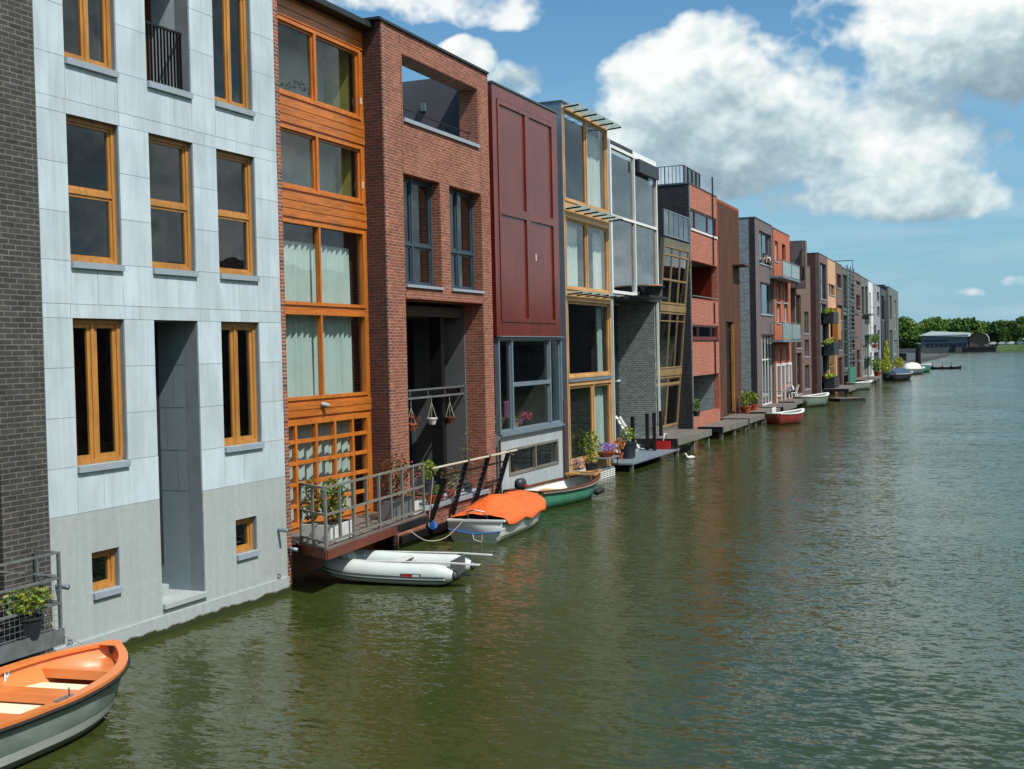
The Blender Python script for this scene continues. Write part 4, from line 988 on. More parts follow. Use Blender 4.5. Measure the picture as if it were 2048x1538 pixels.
pot_plant('small white pot with low mixed flowers at the corner next to the loggia', atd(.3, 4.15), 'whitepot', ph=.3, fol=('leaf', 'pinkfl'), rad=(.2, .22, .18), n=200, size=.06, box=(.3, .3), up=.15)
# plants standing on the loggia sill and floor of house 3
def h3w(x, y, z): return H3.w(x, y, z)
y0, y1, zz0, zz1 = LG
pot_plant('pink flowering plant in a grey pot at the left of the loggia', h3w(-.2, y0+.25, zz0), 'darkpot', ph=.3, pw=.16, fol=('leafdark', 'pinkfl'), rad=(.28, .35, .3), n=240, size=.07, up=.55)
pot_plant('bright green leafy plant in a blue grey hanging trough on the loggia rail', h3w(.0, y0+.95, zz0+.32), 'blueframe', ph=.26, pw=.17, fol=('leaf', 'leafyel'), rad=(.22, .3, .26), n=260, size=.08, up=.28)
pot_plant('low green plant in a terracotta trough on the loggia sill', h3w(-.1, y0+1.5, zz0), 'terra', ph=.2, fol=('leaf',), rad=(.15, .35, .13), n=160, size=.07, box=(.2, .6), up=.1)
pot_plant('spindly yellowish plant in the middle of the loggia sill', h3w(-.12, y0+2.45, zz0), 'terra', ph=.2, pw=.12, fol=('leafyel', 'leafred'), rad=(.22, .42, .38), n=230, size=.06, up=.35)
pot_plant('tall thin reddish plant at the far right of the loggia', h3w(-.22, y1-.75, zz0), 'darkpot', ph=.22, pw=.13, fol=('leafred', 'leaf'), rad=(.2, .38, .75), n=260, size=.055, up=.7)
def basket(label, px, py, pot, fol=None, w=.13):
    y_, z_ = H3.f(px, py, -.62+.0); root = empty('hanging_basket', H3.w(-.62, y_, z_), 0, label, 'hanging basket', 'hanging baskets in the loggia')
    MB().lathe([(0, -.14), (w*.65, -.14), (w, .0), (w*1.1, .0), (w*1.1, .03), (w*.9, .03), (0, .0)], n=16).build('pot', M[pot], root)
    cd = MB(); top = Vector((0, 0, max(.25, RB-z_)))
    for k in range(3): t = k*2.094; cd.tube([(w*cos(t), w*sin(t), .02), tuple(Vector((0, 0, min(.42, top.z)))), tuple(top)], .006, 4)
    cd.build('cord', M['rope'], root)
    if fol: lv = MB(); leaves(lv, (0, 0, .08), (.25, .3, .2), 170, .06); lv.build('foliage', M[fol], root)
basket('empty white pot hanging from cords in the loggia', 864, 838, 'whitepot')
basket('brown wicker basket hanging in the middle of the loggia', 900, 836, 'brownwood')
basket('terracotta pot hanging at the right end of the loggia', 935, 833, 'terra')
basket('terracotta pot with dry trailing leaves hanging at the left of the loggia', 823, 850, 'terra', 'leafred')
# leaning black posts with handrail in front of house 3 (a fence of its own)
fen = empty('leaning_fence', H3.w(0, 0, 0), H3.th, 'fence of leaning black posts with a pale handrail in front of the brick loggia', 'fence')
PO = [((861, 1048), (869, 962)), ((906, 1029), (923.5, 921)), ((949.5, 1012), (963, 912.6)), ((990, 1002), (1007, 904))]
tops = []
for (bp_, tp_) in PO:
    yb_, zb_ = H3.f(*bp_, .12); yt_, zt_ = H3.f(*tp_, .55)
    b = MB(); p = Vector((.10, yb_, max(.12, zb_))); q = Vector((.55, yb_+.02, zt_)); b.bar(p, q, .07, .11); b.build('post', M['black'], fen); tops.append((yb_, zt_, p, q))
zr_ = sum(t[1] for t in tops)/4+.05
MB().tube([(.56, LG[0]+.1, zr_), (.56, y3e+.15, zr_)], .028, 8).build('handrail', M['rope'], fen)
MB().bar((.46, tops[0][0], zr_-.25), (.46, tops[3][0], zr_-.25), .04).build('lower_rail', M['black'], fen)
wr = MB()
for k in range(6): u = .28+k*.1; wr.tube([tuple(t[2].lerp(t[3], u)) for t in tops], .004, 4)
wr.build('wire', M['galv'], fen)
for t in tops: MB().bar((.50, t[0]-.02, zr_-.02), (.62, t[0]+.25, zr_-.10), .03, .02).build('bracket', M['galv'], fen)
# ------------------------------------------------------------------ boats
def boat(name, label, loc, rz, Ln, W, Hs, hull, rim, inner, cat='boat', stern=.75, seats=(), seatmat=None, rake=.35, sheer=.18, draft=.12, n=22, blunt=.35, floor=.0, parts=True, full=2.3, strip=None, rimw=.06, group=None, floormat=None, rimb=None, floorz=None, band=None):
    """bow towards +x, stern at -x; z = 0 is the waterline"""
    root = empty(name, loc, rz, label, cat, group)
    def hw(t): 
        s_ = stern+(1-stern)*min(1, t/.45)**.8 if t < .45 else 1
        k = 1 if t < .45 else max(0, 1-((t-.45)/.55)**full)
        return W/2*s_*(k*(1-.0)+0)
    def zs(t): return Hs+sheer*max(0, (t-.35)/.65)**2+sheer*.25*max(0, (.25-t)/.25)
    half = ((0, 1), (.22, .985), (.45, .95), (.64, .89), (.80, .78), (.91, .58), (.98, .30), (1, 0)); sec = 15
    def section(t, scale, zlow, zoff=0):
        w = max(hw(t), W*.02)*scale; fl = max(0, (t-.5)/.5)**1.5*.45; top = zs(t)+zoff
        return [(sg*w*max(.02, k-fl*f*k), top+(zlow-top)*f) for sg, lst in ((1, half), (-1, half[-2::-1])) for f, k in lst]
    def loft(scale, zl, zoff, flip, t0=0, t1=1, shrink=0):
        b = MB()
        for j in range(n+1):
            t = t0+(t1-t0)*j/n; tt = t**.9
            xx = -Ln/2+Ln*tt; zlow = zl+(zs(tt)-zl)*max(0, (tt-.72)/.28)**2.2*.85
            for (y_, z_) in section(tt, scale, zlow, zoff):
                fz = (z_-zl)/max(.01, zs(tt)-zl); b.v.append((xx - rake*(1-fz)*max(0, (tt-.5)/.5)**1.5*Ln*.25*.5 + shrink*(1 if tt < .5 else -1)*abs(tt-.5)*2, y_, z_))
        for j in range(n):
            for i in range(sec-1):
                a = j*sec+i; f = (a, a+1, a+sec+1, a+sec); b.f.append(f if not flip else f[::-1])
        b.f.append(tuple(range(sec)) if flip else tuple(reversed(range(sec))))
        return b
    hu = loft(1, -draft, 0, False); hu.build('hull', M[hull], root, smooth=True)
    inn = loft(.93, max(.02, floor+.02), -.015, True, .01, .985, .03); inn.build('inner_hull', M[inner], root, smooth=True)
    rm = MB(); pts = []
    for sgn in (1, -1):
        r0 = []
        for j in range(n+1):
            t = (j/n)**.9; w = max(hw(t), W*.02); xx = -Ln/2+Ln*t; r0.append((xx, sgn*w, zs(t)))
        pts.append(r0)
    for sgn, r0 in zip((1, -1), pts):
        for j in range(n):
            (xa, ya, za), (xb, yb_, zb_) = r0[j], r0[j+1]; k = rimw
            ia, ib = ya-sgn*min(k*1.3, abs(ya)), yb_-sgn*min(k*1.3, abs(yb_))
            oa, ob = ya+sgn*k*.35, yb_+sgn*k*.35
            v = [(xa, ia, za+.012), (xa, oa, za+.012), (xb, ob, zb_+.012), (xb, ib, zb_+.012), (xa, ia, za-.03), (xa, oa, za-.03), (xb, ob, zb_-.03), (xb, ib, zb_-.03)]
            rm.add(v, [(0, 1, 2, 3), (4, 7, 6, 5), (1, 5, 6, 2), (0, 3, 7, 4)])
    rm.box(-Ln/2-.02, -Ln/2+rimw*1.2, -hw(0)-.01, hw(0)+.01, zs(0)-.03, zs(0)+.0125)
    rm.build('gunwale', M[rim], root)
    if rimb:
        rb_ = MB()
        for r0, sgn in zip(pts, (1, -1)): rb_.tube([(x_, y_+sgn*rimw*.35, z_-.05) for x_, y_, z_ in r0], .028, 6)
        rb_.build('rub_rail', M[rimb], root)
    def side_pt(t, f, off):
        for (f0, k0), (f1, k1) in zip(half, half[1:]):
            if f0 <= f <= f1: k = k0+(k1-k0)*(f-f0)/(f1-f0); break
        fl = max(0, (t-.5)/.5)**1.5*.45; zl = -draft+(zs(t)+draft)*max(0, (t-.72)/.28)**2.2*.85
        z_ = zs(t)+(zl-zs(t))*f; fz = (z_+draft)/max(.01, zs(t)+draft)
        return (-Ln/2+Ln*t-rake*(1-fz)*max(0, (t-.5)/.5)**1.5*Ln*.125, max(hw(t), W*.02)*max(.02, k-fl*f*k)+off, z_)
    for mt, fr_ in ((strip, (.30, .36)), (strip, (.52, .58)), (band, (.50, .66))):
        if mt:
            sb = MB()
            for sg in (1, -1):
                base = len(sb.v)
                for k in range(19):
                    for f in fr_: x_, y_, z_ = side_pt(k/18*.93, f, .012); sb.v.append((x_, sg*y_, z_))
                for k in range(18): sb.f.append((base+2*k, base+2*k+2, base+2*k+3, base+2*k+1))
            sb.build('strake', M[mt], root)
    for (t0, t1, zz) in seats:
        b = MB(); x0_, x1_ = -Ln/2+Ln*t0, -Ln/2+Ln*t1; w0, w1_ = hw(t0)*.86, hw(t1)*.86
        b.add([(x0_, -w0, zz), (x1_, -w1_, zz), (x1_, w1_, zz), (x0_, w0, zz), (x0_, -w0, zz-.12), (x1_, -w1_, zz-.12), (x1_, w1_, zz-.12), (x0_, w0, zz-.12)], [(0,1,2,3),(7,6,5,4),(0,4,5,1),(1,5,6,2),(2,6,7,3),(3,7,4,0)])
        b.build('thwart', M[seatmat or inner], root, bevel=.015)
    if floormat:
        b = MB(); ts = [.04+.74*k/10 for k in range(11)]
        for t in ts: b.v += [(-Ln/2+Ln*t, -hw(t)*(.88 if floorz else .77), floorz or floor+.075), (-Ln/2+Ln*t, hw(t)*(.88 if floorz else .77), floorz or floor+.075)]
        for k in range(10): b.f.append((2*k, 2*k+2, 2*k+3, 2*k+1))
        b.build('floor_board', M[floormat], root)
    root['_l'] = Ln; del root['_l']
    return root, hw, zs
# orange rowing boat, near left
tip = onz(232, 1284, .70); near = onz(0, 1452, .62); farr = onz(0, 1342, .62)
mid = (near+farr)/2; hd = (tip-mid); ang = math.atan2(hd.y, hd.x)
print('BOAT', tip, near, farr, math.degrees(ang), hd.length, (near-farr).length)
dirv = Vector((cos(ang), sin(ang), 0)); Wd = 1.75; Ln = 3.9
cen = Vector((tip.x, tip.y, 0)) - dirv*(Ln/2)
ob, hw, zs = boat('orange_rowing_boat', 'orange and grey green rowing boat at the lower left corner', cen, ang, Ln, Wd, .60, 'greyhull', 'orangeboat', 'orangeboat', floor=.06,
    seats=((.28, .35, .50), (.54, .61, .50)), seatmat='orangeboat', cat='rowing boat', full=3.0, rimw=.085, rimb='rubber', band='whitehull', floormat='creamfloor', floorz=.36, sheer=.12)
b = MB(); x0_ = -Ln/2+Ln*.79; ts = [.79+.165*k/6 for k in range(7)]
for t in ts: b.v += [(-Ln/2+Ln*t, -hw(t)*.86, .53), (-Ln/2+Ln*t, hw(t)*.86, .53)]
for k in range(6): b.f.append((2*k, 2*k+2, 2*k+3, 2*k+1))
b.add([(x0_, -hw(.79)*.86, .53), (x0_, hw(.79)*.86, .53), (x0_, hw(.79)*.85, .41), (x0_, -hw(.79)*.85, .41)], [(0, 1, 2, 3)])
b.build('bow_seat', M['orangeboat'], ob)
MB().add([(-Ln/2+Ln*.945, -hw(.945)*.95, zs(.945)+.008), (-Ln/2+Ln*.945, hw(.945)*.95, zs(.945)+.008), (Ln/2-.01, .02, zs(1)+.008), (Ln/2-.01, -.02, zs(1)+.008)], [(0, 3, 2, 1)]).build('breasthook', M['orangeboat'], ob)
b = MB(); yy = hw(.66)*.90+.0; 
st_ = MB().box(.62, .86, yy-.012, yy-.008, .46, .60); st_.build('sticker', M['white'], ob)
tx = MB(); 
for (a0, a1, c0, c1) in ((.65,.69,.55,.585),(.72,.76,.55,.585),(.79,.83,.55,.585),(.65,.67,.48,.53),(.70,.76,.48,.53),(.79,.83,.48,.515)): tx.box(a0, a1, yy-.016, yy-.0125, c0, c1)
tx.build('sticker_print', plain('sticker blue', C(60, 170, 200), .5), ob)
for sgn in (1, -1):
    for t in (.42,):
        x_ = -Ln/2+Ln*t; MB().box(x_-.14, x_+.16, sgn*hw(t)-sgn*.06-.03, sgn*hw(t)-sgn*.06+.03, zs(t)+.013, zs(t)+.028).build('oarlock_plate', M['galv'], ob)
        MB().tube([(x_, sgn*hw(t)-.02, zs(t)+.05), (x_, sgn*hw(t)-.02, zs(t)+.15)], .008, 6).build('oarlock_pin', M['dkmetal'], ob)
tag(MB().tube([tuple(tip+Vector((-.25, -.3, .0))), (-12.75, 13.3, .62), (-12.97, 13.05, 1.15)], .007, 5).build('mooring_rope', M['rope']), 'thin pale rope from the orange rowing boat up to the stone wall', 'rope')
# inflatable dinghy
bowp = onz(672, 1134, .2); stn = onz(925, 1142, .2)
cen = (bowp+stn)/2; ang = math.atan2((bowp-stn).y, (bowp-stn).x); Ld = (bowp-stn).length; print('DINGHY', bowp, stn, Ld, math.degrees(ang))
Ld = min(Ld, 3.5)
dg = empty('inflatable_dinghy', (cen.x+.05, cen.y-.0, 0), ang, 'light grey inflatable dinghy with two oars, moored under the timber balcony', 'inflatable boat')
R_ = .21; wy = .55
def tubepath(sg):
    p = [(-Ld/2+.0, sg*wy, .22), (-Ld/2+.25, sg*wy, .22), (-.3, sg*wy, .22), (.45, sg*wy, .24), (.95, sg*wy*.93, .27), (1.3, sg*wy*.66, .32), (Ld/2-.12, sg*wy*.28, .37), (Ld/2-.06, 0, .39)]
    return p
def smooth_path(p, k=5):
    p = [Vector(v) for v in p]; o = []
    for i in range(len(p)-1):
        a, b_, c_, d_ = p[max(i-1, 0)], p[i], p[i+1], p[min(i+2, len(p)-1)]
        for j in range(k):
            t = j/k; o.append(.5*((2*b_)+(c_-a)*t+(2*a-5*b_+4*c_-d_)*t*t+(3*b_-a-3*c_+d_)*t**3))
    return o+[p[-1]]
for sg in (1, -1):
    pp = smooth_path(tubepath(sg)); rs = [R_*min(1, .30+.7*(i/6)) if i < 6 else R_ for i in range(len(pp))]
    o = MB().tube(pp, rs, 16).build('side_tube', M['pvc'], dg, smooth=True)
    for k, an in enumerate((.12, .30, .48)):
        sp_ = []
        for i in range(4, len(pp)-4):
            t_ = (pp[i+1]-pp[i-1]); t_.z = 0; t_.normalize(); o_ = Vector((t_.y, -t_.x, 0))*(-sg)
            sp_.append(pp[i]+o_*R_*cos(an)+Vector((0, 0, -R_*sin(an))))
        MB().tube(sp_, .015, 5).build('rubbing_strip', M['pvcdark' if k != 1 else 'white'], dg)
for sg in (1, -1):
    MB().tube([(-Ld/2-.03, sg*wy, .22), (-Ld/2+.03, sg*wy, .22)], [R_*.30, R_*.5], 16).build('stern_cone', M['pvcdark'], dg, smooth=True)
MB().box(-Ld/2+.12, -Ld/2+.16, -.4, .4, .12, .46).build('transom', M['pvcdark'], dg)
MB().box(-Ld/2+.16, 1.0, -.40, .40, .13, .16).build('floor', M['pvcdark'], dg)
MB().box(-.15, .08, -.5, .5, .38, .41).build('bench', M['whitepot'], dg, bevel=.01)
MB().box(-.72, -.30, .757, .765, .18, .26).build('name_panel', M['pvcdark'], dg)
MB().box(-.52, -.33, .7655, .768, .195, .245).build('name_mark', M['redplas'], dg); MB().box(-.69, -.55, .7655, .768, .195, .245).build('name_mark', M['white'], dg)
MB().tube([(Ld/2-.35, .33, .5), (.9, .5, .47), (.3, .55, .44), (-.2, .55, .45)], .012, 6).build('grab_line', M['rope'], dg)
for sg, x0_ in ((-1, -.2), (1, -.3)):
    o = MB().tube([(x0_+1.0, sg*.56, .45), (x0_-.95, sg*.56, .46)], .016, 8)
    o.add([(x0_-.95, sg*.56-.07, .46), (x0_-1.55, sg*.56-.08, .44), (x0_-1.55, sg*.56+.08, .45), (x0_-.95, sg*.56+.07, .47), (x0_-.95, sg*.56-.07, .44), (x0_-1.55, sg*.56-.08, .42), (x0_-1.55, sg*.56+.08, .43), (x0_-.95, sg*.56+.07, .45)], [(0,1,2,3),(7,6,5,4),(0,4,5,1),(1,5,6,2),(2,6,7,3),(3,7,4,0)])
    o.v = [tuple(Vector((cos(ang)*v[0]-sin(ang)*v[1]+dg.location.x, sin(ang)*v[0]+cos(ang)*v[1]+dg.location.y, v[2]))) for v in o.v]
    tag(o.build('oar', M['whitepot']), 'pale oar lying along the %s tube of the grey dinghy' % ('near' if sg > 0 else 'far'), 'oar')
# white boat under an orange tarpaulin: stern towards the camera
sl_, sr_ = onz(899, 1082, .0), onz(1003, 1088, .0); bo = onz(1078, 1040, .0)
ms_ = (sl_+sr_)/2; print('OTARP', sl_, sr_, bo)
Lt = 4.6; a_ = math.atan2(bo.y-ms_.y+.0, bo.x-ms_.x-.35); cen = Vector((ms_.x, ms_.y, 0))+Vector((cos(a_), sin(a_), 0))*Lt/2
wb, hw, zs = boat('covered_boat', 'white boat covered by a bright orange tarpaulin', cen, a_, Lt, (sr_-sl_).length*1.12, .50, 'whitehull', 'whitehull', 'whitehull', stern=.88, rimw=.1, strip='whitehull', sheer=.1, full=2.6, rimb='rubber')
def tarp():
    b = MB(); nx, ny = 30, 16; rr = random.Random(5); x0_, x1_ = -Lt*.47, Lt/2+.03
    for i in range(nx+1):
        t = i/nx; xx = x0_+(x1_-x0_)*t; tt = min(.985, (xx+Lt/2)/Lt); w = max(hw(tt), .08)+.06
        rg = .10+.42*math.exp(-((t-.28)/.16)**2)+.30*math.exp(-((t-.62)/.25)**2) 
        rg *= min(1, (1-t)*4+.15)
        if t < .1: rg = .12+.2*t/.1
        for j in range(ny+1):
            v = j/ny*2-1; a = abs(v)
            drop = max(0, a-.86)/.14
            y_ = w*min(1, a/.86)*(1 if v > 0 else -1)*(1+.02*drop)
            z_ = zs(tt)+.03+rg*(1-(min(1, a/.86))**1.5)*.8 - drop*(.13+.05*sin(t*23+v))
            z_ += .03*abs(sin(t*19+v*4))*(1-a*.5)-.03*abs(sin(t*11-v*7+1))+.022*rr.uniform(-1, 1)
            b.v.append((xx+.01*sin(v*20), y_, z_))
    for i in range(nx):
        for j in range(ny): a = i*(ny+1)+j; b.f.append((a, a+1, a+ny+2, a+ny+1))
    return b
o = tarp().build('tarpaulin', M['tarp'], wb, smooth=True); sm = o.modifiers.new('s', 'SOLIDIFY'); sm.thickness = .01; ss = o.modifiers.new('d', 'SUBSURF'); ss.levels = ss.render_levels = 1
# transom details
MB().tube([(-Lt/2-.02, -hw(0)*.95, .28), (-Lt/2-.03, 0, .20), (-Lt/2-.02, hw(0)*.95, .30)], .016, 6).build('fender_line', M['bluerope'], wb)
MB().tube([(-Lt/2-.03, 0.05, .2), (-Lt/2-.08, -.0, .08), (-Lt/2-.05, -.18, .02), (-Lt/2-.03, -.2, .2)], .012, 6).build('rope_end', M['rope'], wb)
MB().tube([(-Lt/2+.3, -.25, .5), (-Lt/2+.05, -.22, .72), (-Lt/2-.03, 0, .78), (-Lt/2+.05, .22, .72), (-Lt/2+.3, .25, .5)], .02, 6).build('hoop', M['galv'], wb)
# green rowing boat with outboard motor
gs, gb_ = onz(1052, 1012, .05), onz(1192, 980, .05); print('GREEN', gs, gb_)
ag = math.atan2(gb_.y-gs.y, gb_.x-gs.x); Lg = 4.5
cen = Vector((gs.x, gs.y, 0))+Vector((cos(ag), sin(ag), 0))*Lg/2+Vector((.12, -.5, 0))
gb, hw, zs = boat('green_motor_boat', 'open green boat with brown wooden rims and a black outboard motor', cen, ag, Lg, 1.6, .5, 'greenhull', 'brownwood', 'whitehull', stern=.8, seats=((.45, .53, .34), (.12, .2, .36)), seatmat='pine', rimw=.08, rimb='greywood', floor=.05, floormat='greywood')
mo = empty('outboard', (0, 0, 0)); mo.parent = gb; bpy.data.objects.remove(mo)
m_ = MB().lathe([(0, .30), (.10, .29), (.15, .22), (.16, .08), (.12, .0), (0, 0)], (0, 0, 0), 12); m_.v = [(v[0]*1.5-Lg/2-.12, v[1]*.95, v[2]+.62) for v in m_.v]
mt = m_.build('outboard_motor', M['darkpot'], gb, smooth=True)
MB().box(-Lg/2-.16, -Lg/2-.02, -.05, .05, -.2, .66).build('motor_leg', M['dkmetal'], mt); MB().box(-Lg/2-.2, -Lg/2+.05, -.157, -.150, .70, .74).build('motor_stripe', M['redplas'], mt)
# wooden foredeck frame / raised windscreen lying over the bow
x0_, x1_ = Lg*.24, Lg/2+.02; zf_ = zs(.9)+.05
b = MB()
for (p, q) in (((x0_, -.52), (x1_, -.12)), ((x1_, -.12), (x1_, .12)), ((x1_, .12), (x0_, .52)), ((x0_, .52), (x0_, -.52)), (((x0_+x1_)/2, -.33), ((x0_+x1_)/2, .33))): b.bar((*p, zf_), (*q, zf_+.02), .07, .04)
ws_ = b.build('screen_frame', M['larch'], gb); MB().add([(x0_, -.5, zf_-.01), (x1_, -.12, zf_-.01), (x1_, .12, zf_-.01), (x0_, .5, zf_-.01)], [(0, 1, 2, 3)]).build('screen_pane', M['frost'], ws_)
MB().bar((x0_, .4, zs(.7)), (x0_, .4, zf_), .05).bar((x0_, -.4, zs(.7)), (x0_, -.4, zf_), .05).build('screen_support', M['larch'], gb)
xf = .2*Lg; MB().tube([(xf-.25, -.74, .24), (xf-.18, -.77, .22), (xf+.18, -.75, .24), (xf+.25, -.71, .26)], [.04, .10, .10, .04], 10).build('fender', M['rubber'], gb, smooth=True)
# small white boats further on
def simple_boat(label, stern_px, bow_px, W_, hull, z=.0, Ln=None, cat='rowing boat', **k):
    s_, b2 = onz(*stern_px, z), onz(*bow_px, z); a = math.atan2(b2.y-s_.y, b2.x-s_.x); L_ = Ln or (b2-s_).length
    c = (s_+b2)/2; print('SB', label[:25], [round(v, 1) for v in s_], [round(v, 1) for v in b2], round(L_, 1))
    return boat('small_boat', label, Vector((c.x, c.y, 0)), a, L_, W_, k.pop('Hs', .5), hull, 'white', 'white', cat=cat, n=16, group='small boats moored along the row', **k)
def world_boat(label, px, py, heading, L_, W_, hull, **k):
    c = onz(px, py, 0)
    return boat('small_boat', label, Vector((c.x, c.y, 0)), radians(heading), L_, W_, k.pop('Hs', .5), hull, 'white', 'white', cat='rowing boat', n=16, group='small boats moored along the row', **k)
M['purplechair'] = plain('purple upholstery', C(120, 62, 110), .8)
redhull = plain('red brown boat hull', C(140, 54, 50), .4, coat=.3); M['redhull'] = redhull
world_boat('white and dark red open boat, nearest of the small ones along the jetties', 1577, 847, 66, 3.1, 1.35, 'redhull', seats=((.5, .58, .34),), rimw=.12, Hs=.62)
world_boat('open white boat with pale grey hull beside the jetty with the chair', 1629, 812, 70, 4.1, 1.6, 'greyhull', seats=((.4, .5, .4),), rimw=.14, Hs=.75)
world_boat('small white boat moored behind the floating raft', 1723, 779, 62, 3.6, 1.4, 'greyhull', seats=((.4, .5, .4),), rimw=.13, Hs=.7)
c1 = world_boat('dark hulled boat with a blue cover near the end of the row', 1801, 760, 76, 8.0, 2.2, 'darkpot', rimw=.14, Hs=.8)
MB().add([(-3.6, -.95, .8), (1.6, -1.05, .85), (1.6, 1.05, .85), (-3.6, .95, .8), (-3.3, 0, 1.4), (1.3, 0, 1.5)], [(0, 1, 5, 4), (3, 4, 5, 2), (0, 4, 3), (1, 2, 5)]).build('cover', plain('dark blue canvas', C(46, 70, 96), .8), c1[0])
c2 = world_boat('white covered boat, farthest of the moored boats', 1826, 748, 76, 9, 2.6, 'alu', rimw=.16, Hs=.8)
lv = MB().lathe([(1.15, 0), (1.05, .5), (.7, .8), (0, .95)], (0, 0, .8), 14); lv.v = [(v[0]*2.2-.5, v[1], v[2]) for v in lv.v]; lv.build('cover', M['whitepot'], c2[0], smooth=True)
c3 = world_boat('teal boat at the outer end of the moored boats', 1849, 744, 76, 5, 1.7, 'teal', rimw=.12, Hs=1.1)
# red tug-like boat and mooring posts
q = onz(1881, 712, 0)
tg = empty('red_boat', q, radians(10), 'small red boat far out on the water before the boathouse', 'boat')
hl = MB(); hl.prism([(-4.6, -1.2), (3.4, -1.4), (5.2, 0), (3.4, 1.4), (-4.6, 1.2)], -.3, 2.0); hl.build('hull', M['redplas'], tg); tg.scale = (.30, .30, .30)
MB().box(-2.2, 1.4, -1, 1, 2.0, 3.9).build('cabin', M['darkcloth'], tg, bevel=.1); MB().tube([(0, 0, 3.9), (0, 0, 6.5)], .1, 6).build('mast', M['teal'], tg)
q = onz(1837, 738, 0)
pw_ = empty('mooring_post', q, 0, 'tall dark mooring post standing in the water beyond the last house', 'post')
MB().tube([(0, 0, -1), (0, 0, 4.3)], [.42, .40], 14).build('pile', M['black'], pw_); MB().lathe([(.47, 4.3), (.47, 4.5), (0, 4.55)], n=14).build('cap', M['galv'], pw_)
MB().box(-.5, -.42, -.15, .15, 0, 3.2).build('ladder', M['galv'], pw_)
q = onz(1801, 730, 0)
dl = empty('dolphin_post', q, 0, 'squat dark mooring block right beside the end house', 'post'); MB().box(-1.2, 1.2, -1, 1, -1, 2.4).build('block', M['black'], dl, bevel=.05); MB().tube([(1.1, 0, 2.3), (3.6, 14, 2.3)], .06, 6).build('boom', M['galv'], dl); MB().box(-1.3, 1.3, -1.1, 1.1, 2.405, 2.6).build('cap', M['greywood'], dl)
# ------------------------------------------------------------------ people
def skin_body(name, J, E, R, mat, parent, sub=1):
    me = bpy.data.meshes.new(name); me.from_pydata([tuple(J[k]) for k in J], [(list(J).index(a), list(J).index(b)) for a, b in E], []); me.update()
    o = bpy.data.objects.new(name, me); COL.objects.link(o); me.materials.append(M[mat]); o.parent = parent
    sk_ = o.modifiers.new('skin', 'SKIN'); sk_.use_smooth_shade = True
    if not me.skin_vertices: 
        lay = bmesh.new(); lay.from_mesh(me); lay.verts.layers.skin.verify(); lay.to_mesh(me); lay.free()
    for i, k in enumerate(J):
        r = R[k]; me.skin_vertices[0].data[i].radius = (r, r) if not isinstance(r, tuple) else r; me.skin_vertices[0].data[i].use_root = (i == 0)
    s_ = o.modifiers.new('sub', 'SUBSURF'); s_.levels = s_.render_levels = sub
    return o
def person(label, loc, rz, pose, top, legs, scale=1, hair='hair', group=None):
    root = empty('person', loc, rz, label, 'person', group); root.scale = (scale,)*3
    J = {k: Vector(v) for k, v in pose.items()}
    E = [('pelvis', 'belly'), ('belly', 'chest'), ('chest', 'neck'), ('neck', 'chin'), ('chin', 'head'), ('head', 'crown'), ('chest', 'ls'), ('ls', 'le'), ('le', 'lw'), ('lw', 'lhand'), ('chest', 'rs'), ('rs', 're'), ('re', 'rw'), ('rw', 'rhand'),
         ('pelvis', 'lh'), ('lh', 'lk'), ('lk', 'la'), ('la', 'lt'), ('pelvis', 'rh'), ('rh', 'rk'), ('rk', 'ra'), ('ra', 'rt')]
    R = dict(pelvis=(.15, .11), belly=(.14, .10), chest=(.16, .11), neck=.055, chin=.07, head=.095, crown=.06, ls=.06, le=.042, lw=.028, lhand=.035, rs=.06, re=.042, rw=.028, rhand=.035, lh=.09, lk=.06, la=.038, lt=.035, rh=.09, rk=.06, ra=.038, rt=.035)
    skin_body('body', J, E, R, 'skin', root)
    sub_ = lambda ks: {k: J[k] for k in ks}
    def cloth(nm, ks, mat, g):
        EE = [e for e in E if e[0] in ks and e[1] in ks]; RR = {k: (tuple(v+g for v in R[k]) if isinstance(R[k], tuple) else R[k]+g) for k in ks}
        skin_body(nm, sub_(ks), EE, RR, mat, root)
    cloth('shirt', ['belly', 'pelvis', 'chest', 'ls', 'le', 'rs', 're'], top, .018)
    cloth('trousers', ['pelvis', 'lh', 'lk', 'la', 'rh', 'rk', 'ra'], legs, .016)
    hb = MB(); c = J['head']; up = (J['crown']-J['chin']).normalized()
    hb.lathe([(0, .0), (.07, .01), (.105, .06), (.108, .11), (.08, .16), (0, .18)], (0, 0, 0), 12)
    hb.v = [tuple(c+Vector((-.02, 0, -.06))+Vector(v)) for v in hb.v]; hb.build('hair', M[hair], root, smooth=True)
    return root
sit = dict(pelvis=(0, 0, .50), belly=(.01, 0, .66), chest=(.03, 0, .86), neck=(.04, 0, 1.02), chin=(.06, 0, 1.10), head=(.07, 0, 1.18), crown=(.06, 0, 1.28), ls=(.03, .19, .95), le=(.10, .24, .68), lw=(.30, .14, .62), lhand=(.38, .10, .62),
           rs=(.03, -.19, .95), re=(.10, -.24, .68), rw=(.30, -.14, .62), rhand=(.38, -.10, .62), lh=(.05, .10, .50), lk=(.46, .12, .50), la=(.46, .12, .10), lt=(.60, .13, .05), rh=(.05, -.10, .50), rk=(.46, -.12, .50), ra=(.46, -.12, .10), rt=(.60, -.13, .05))
def mod(p, **k): q = dict(p); q.update(k); return q
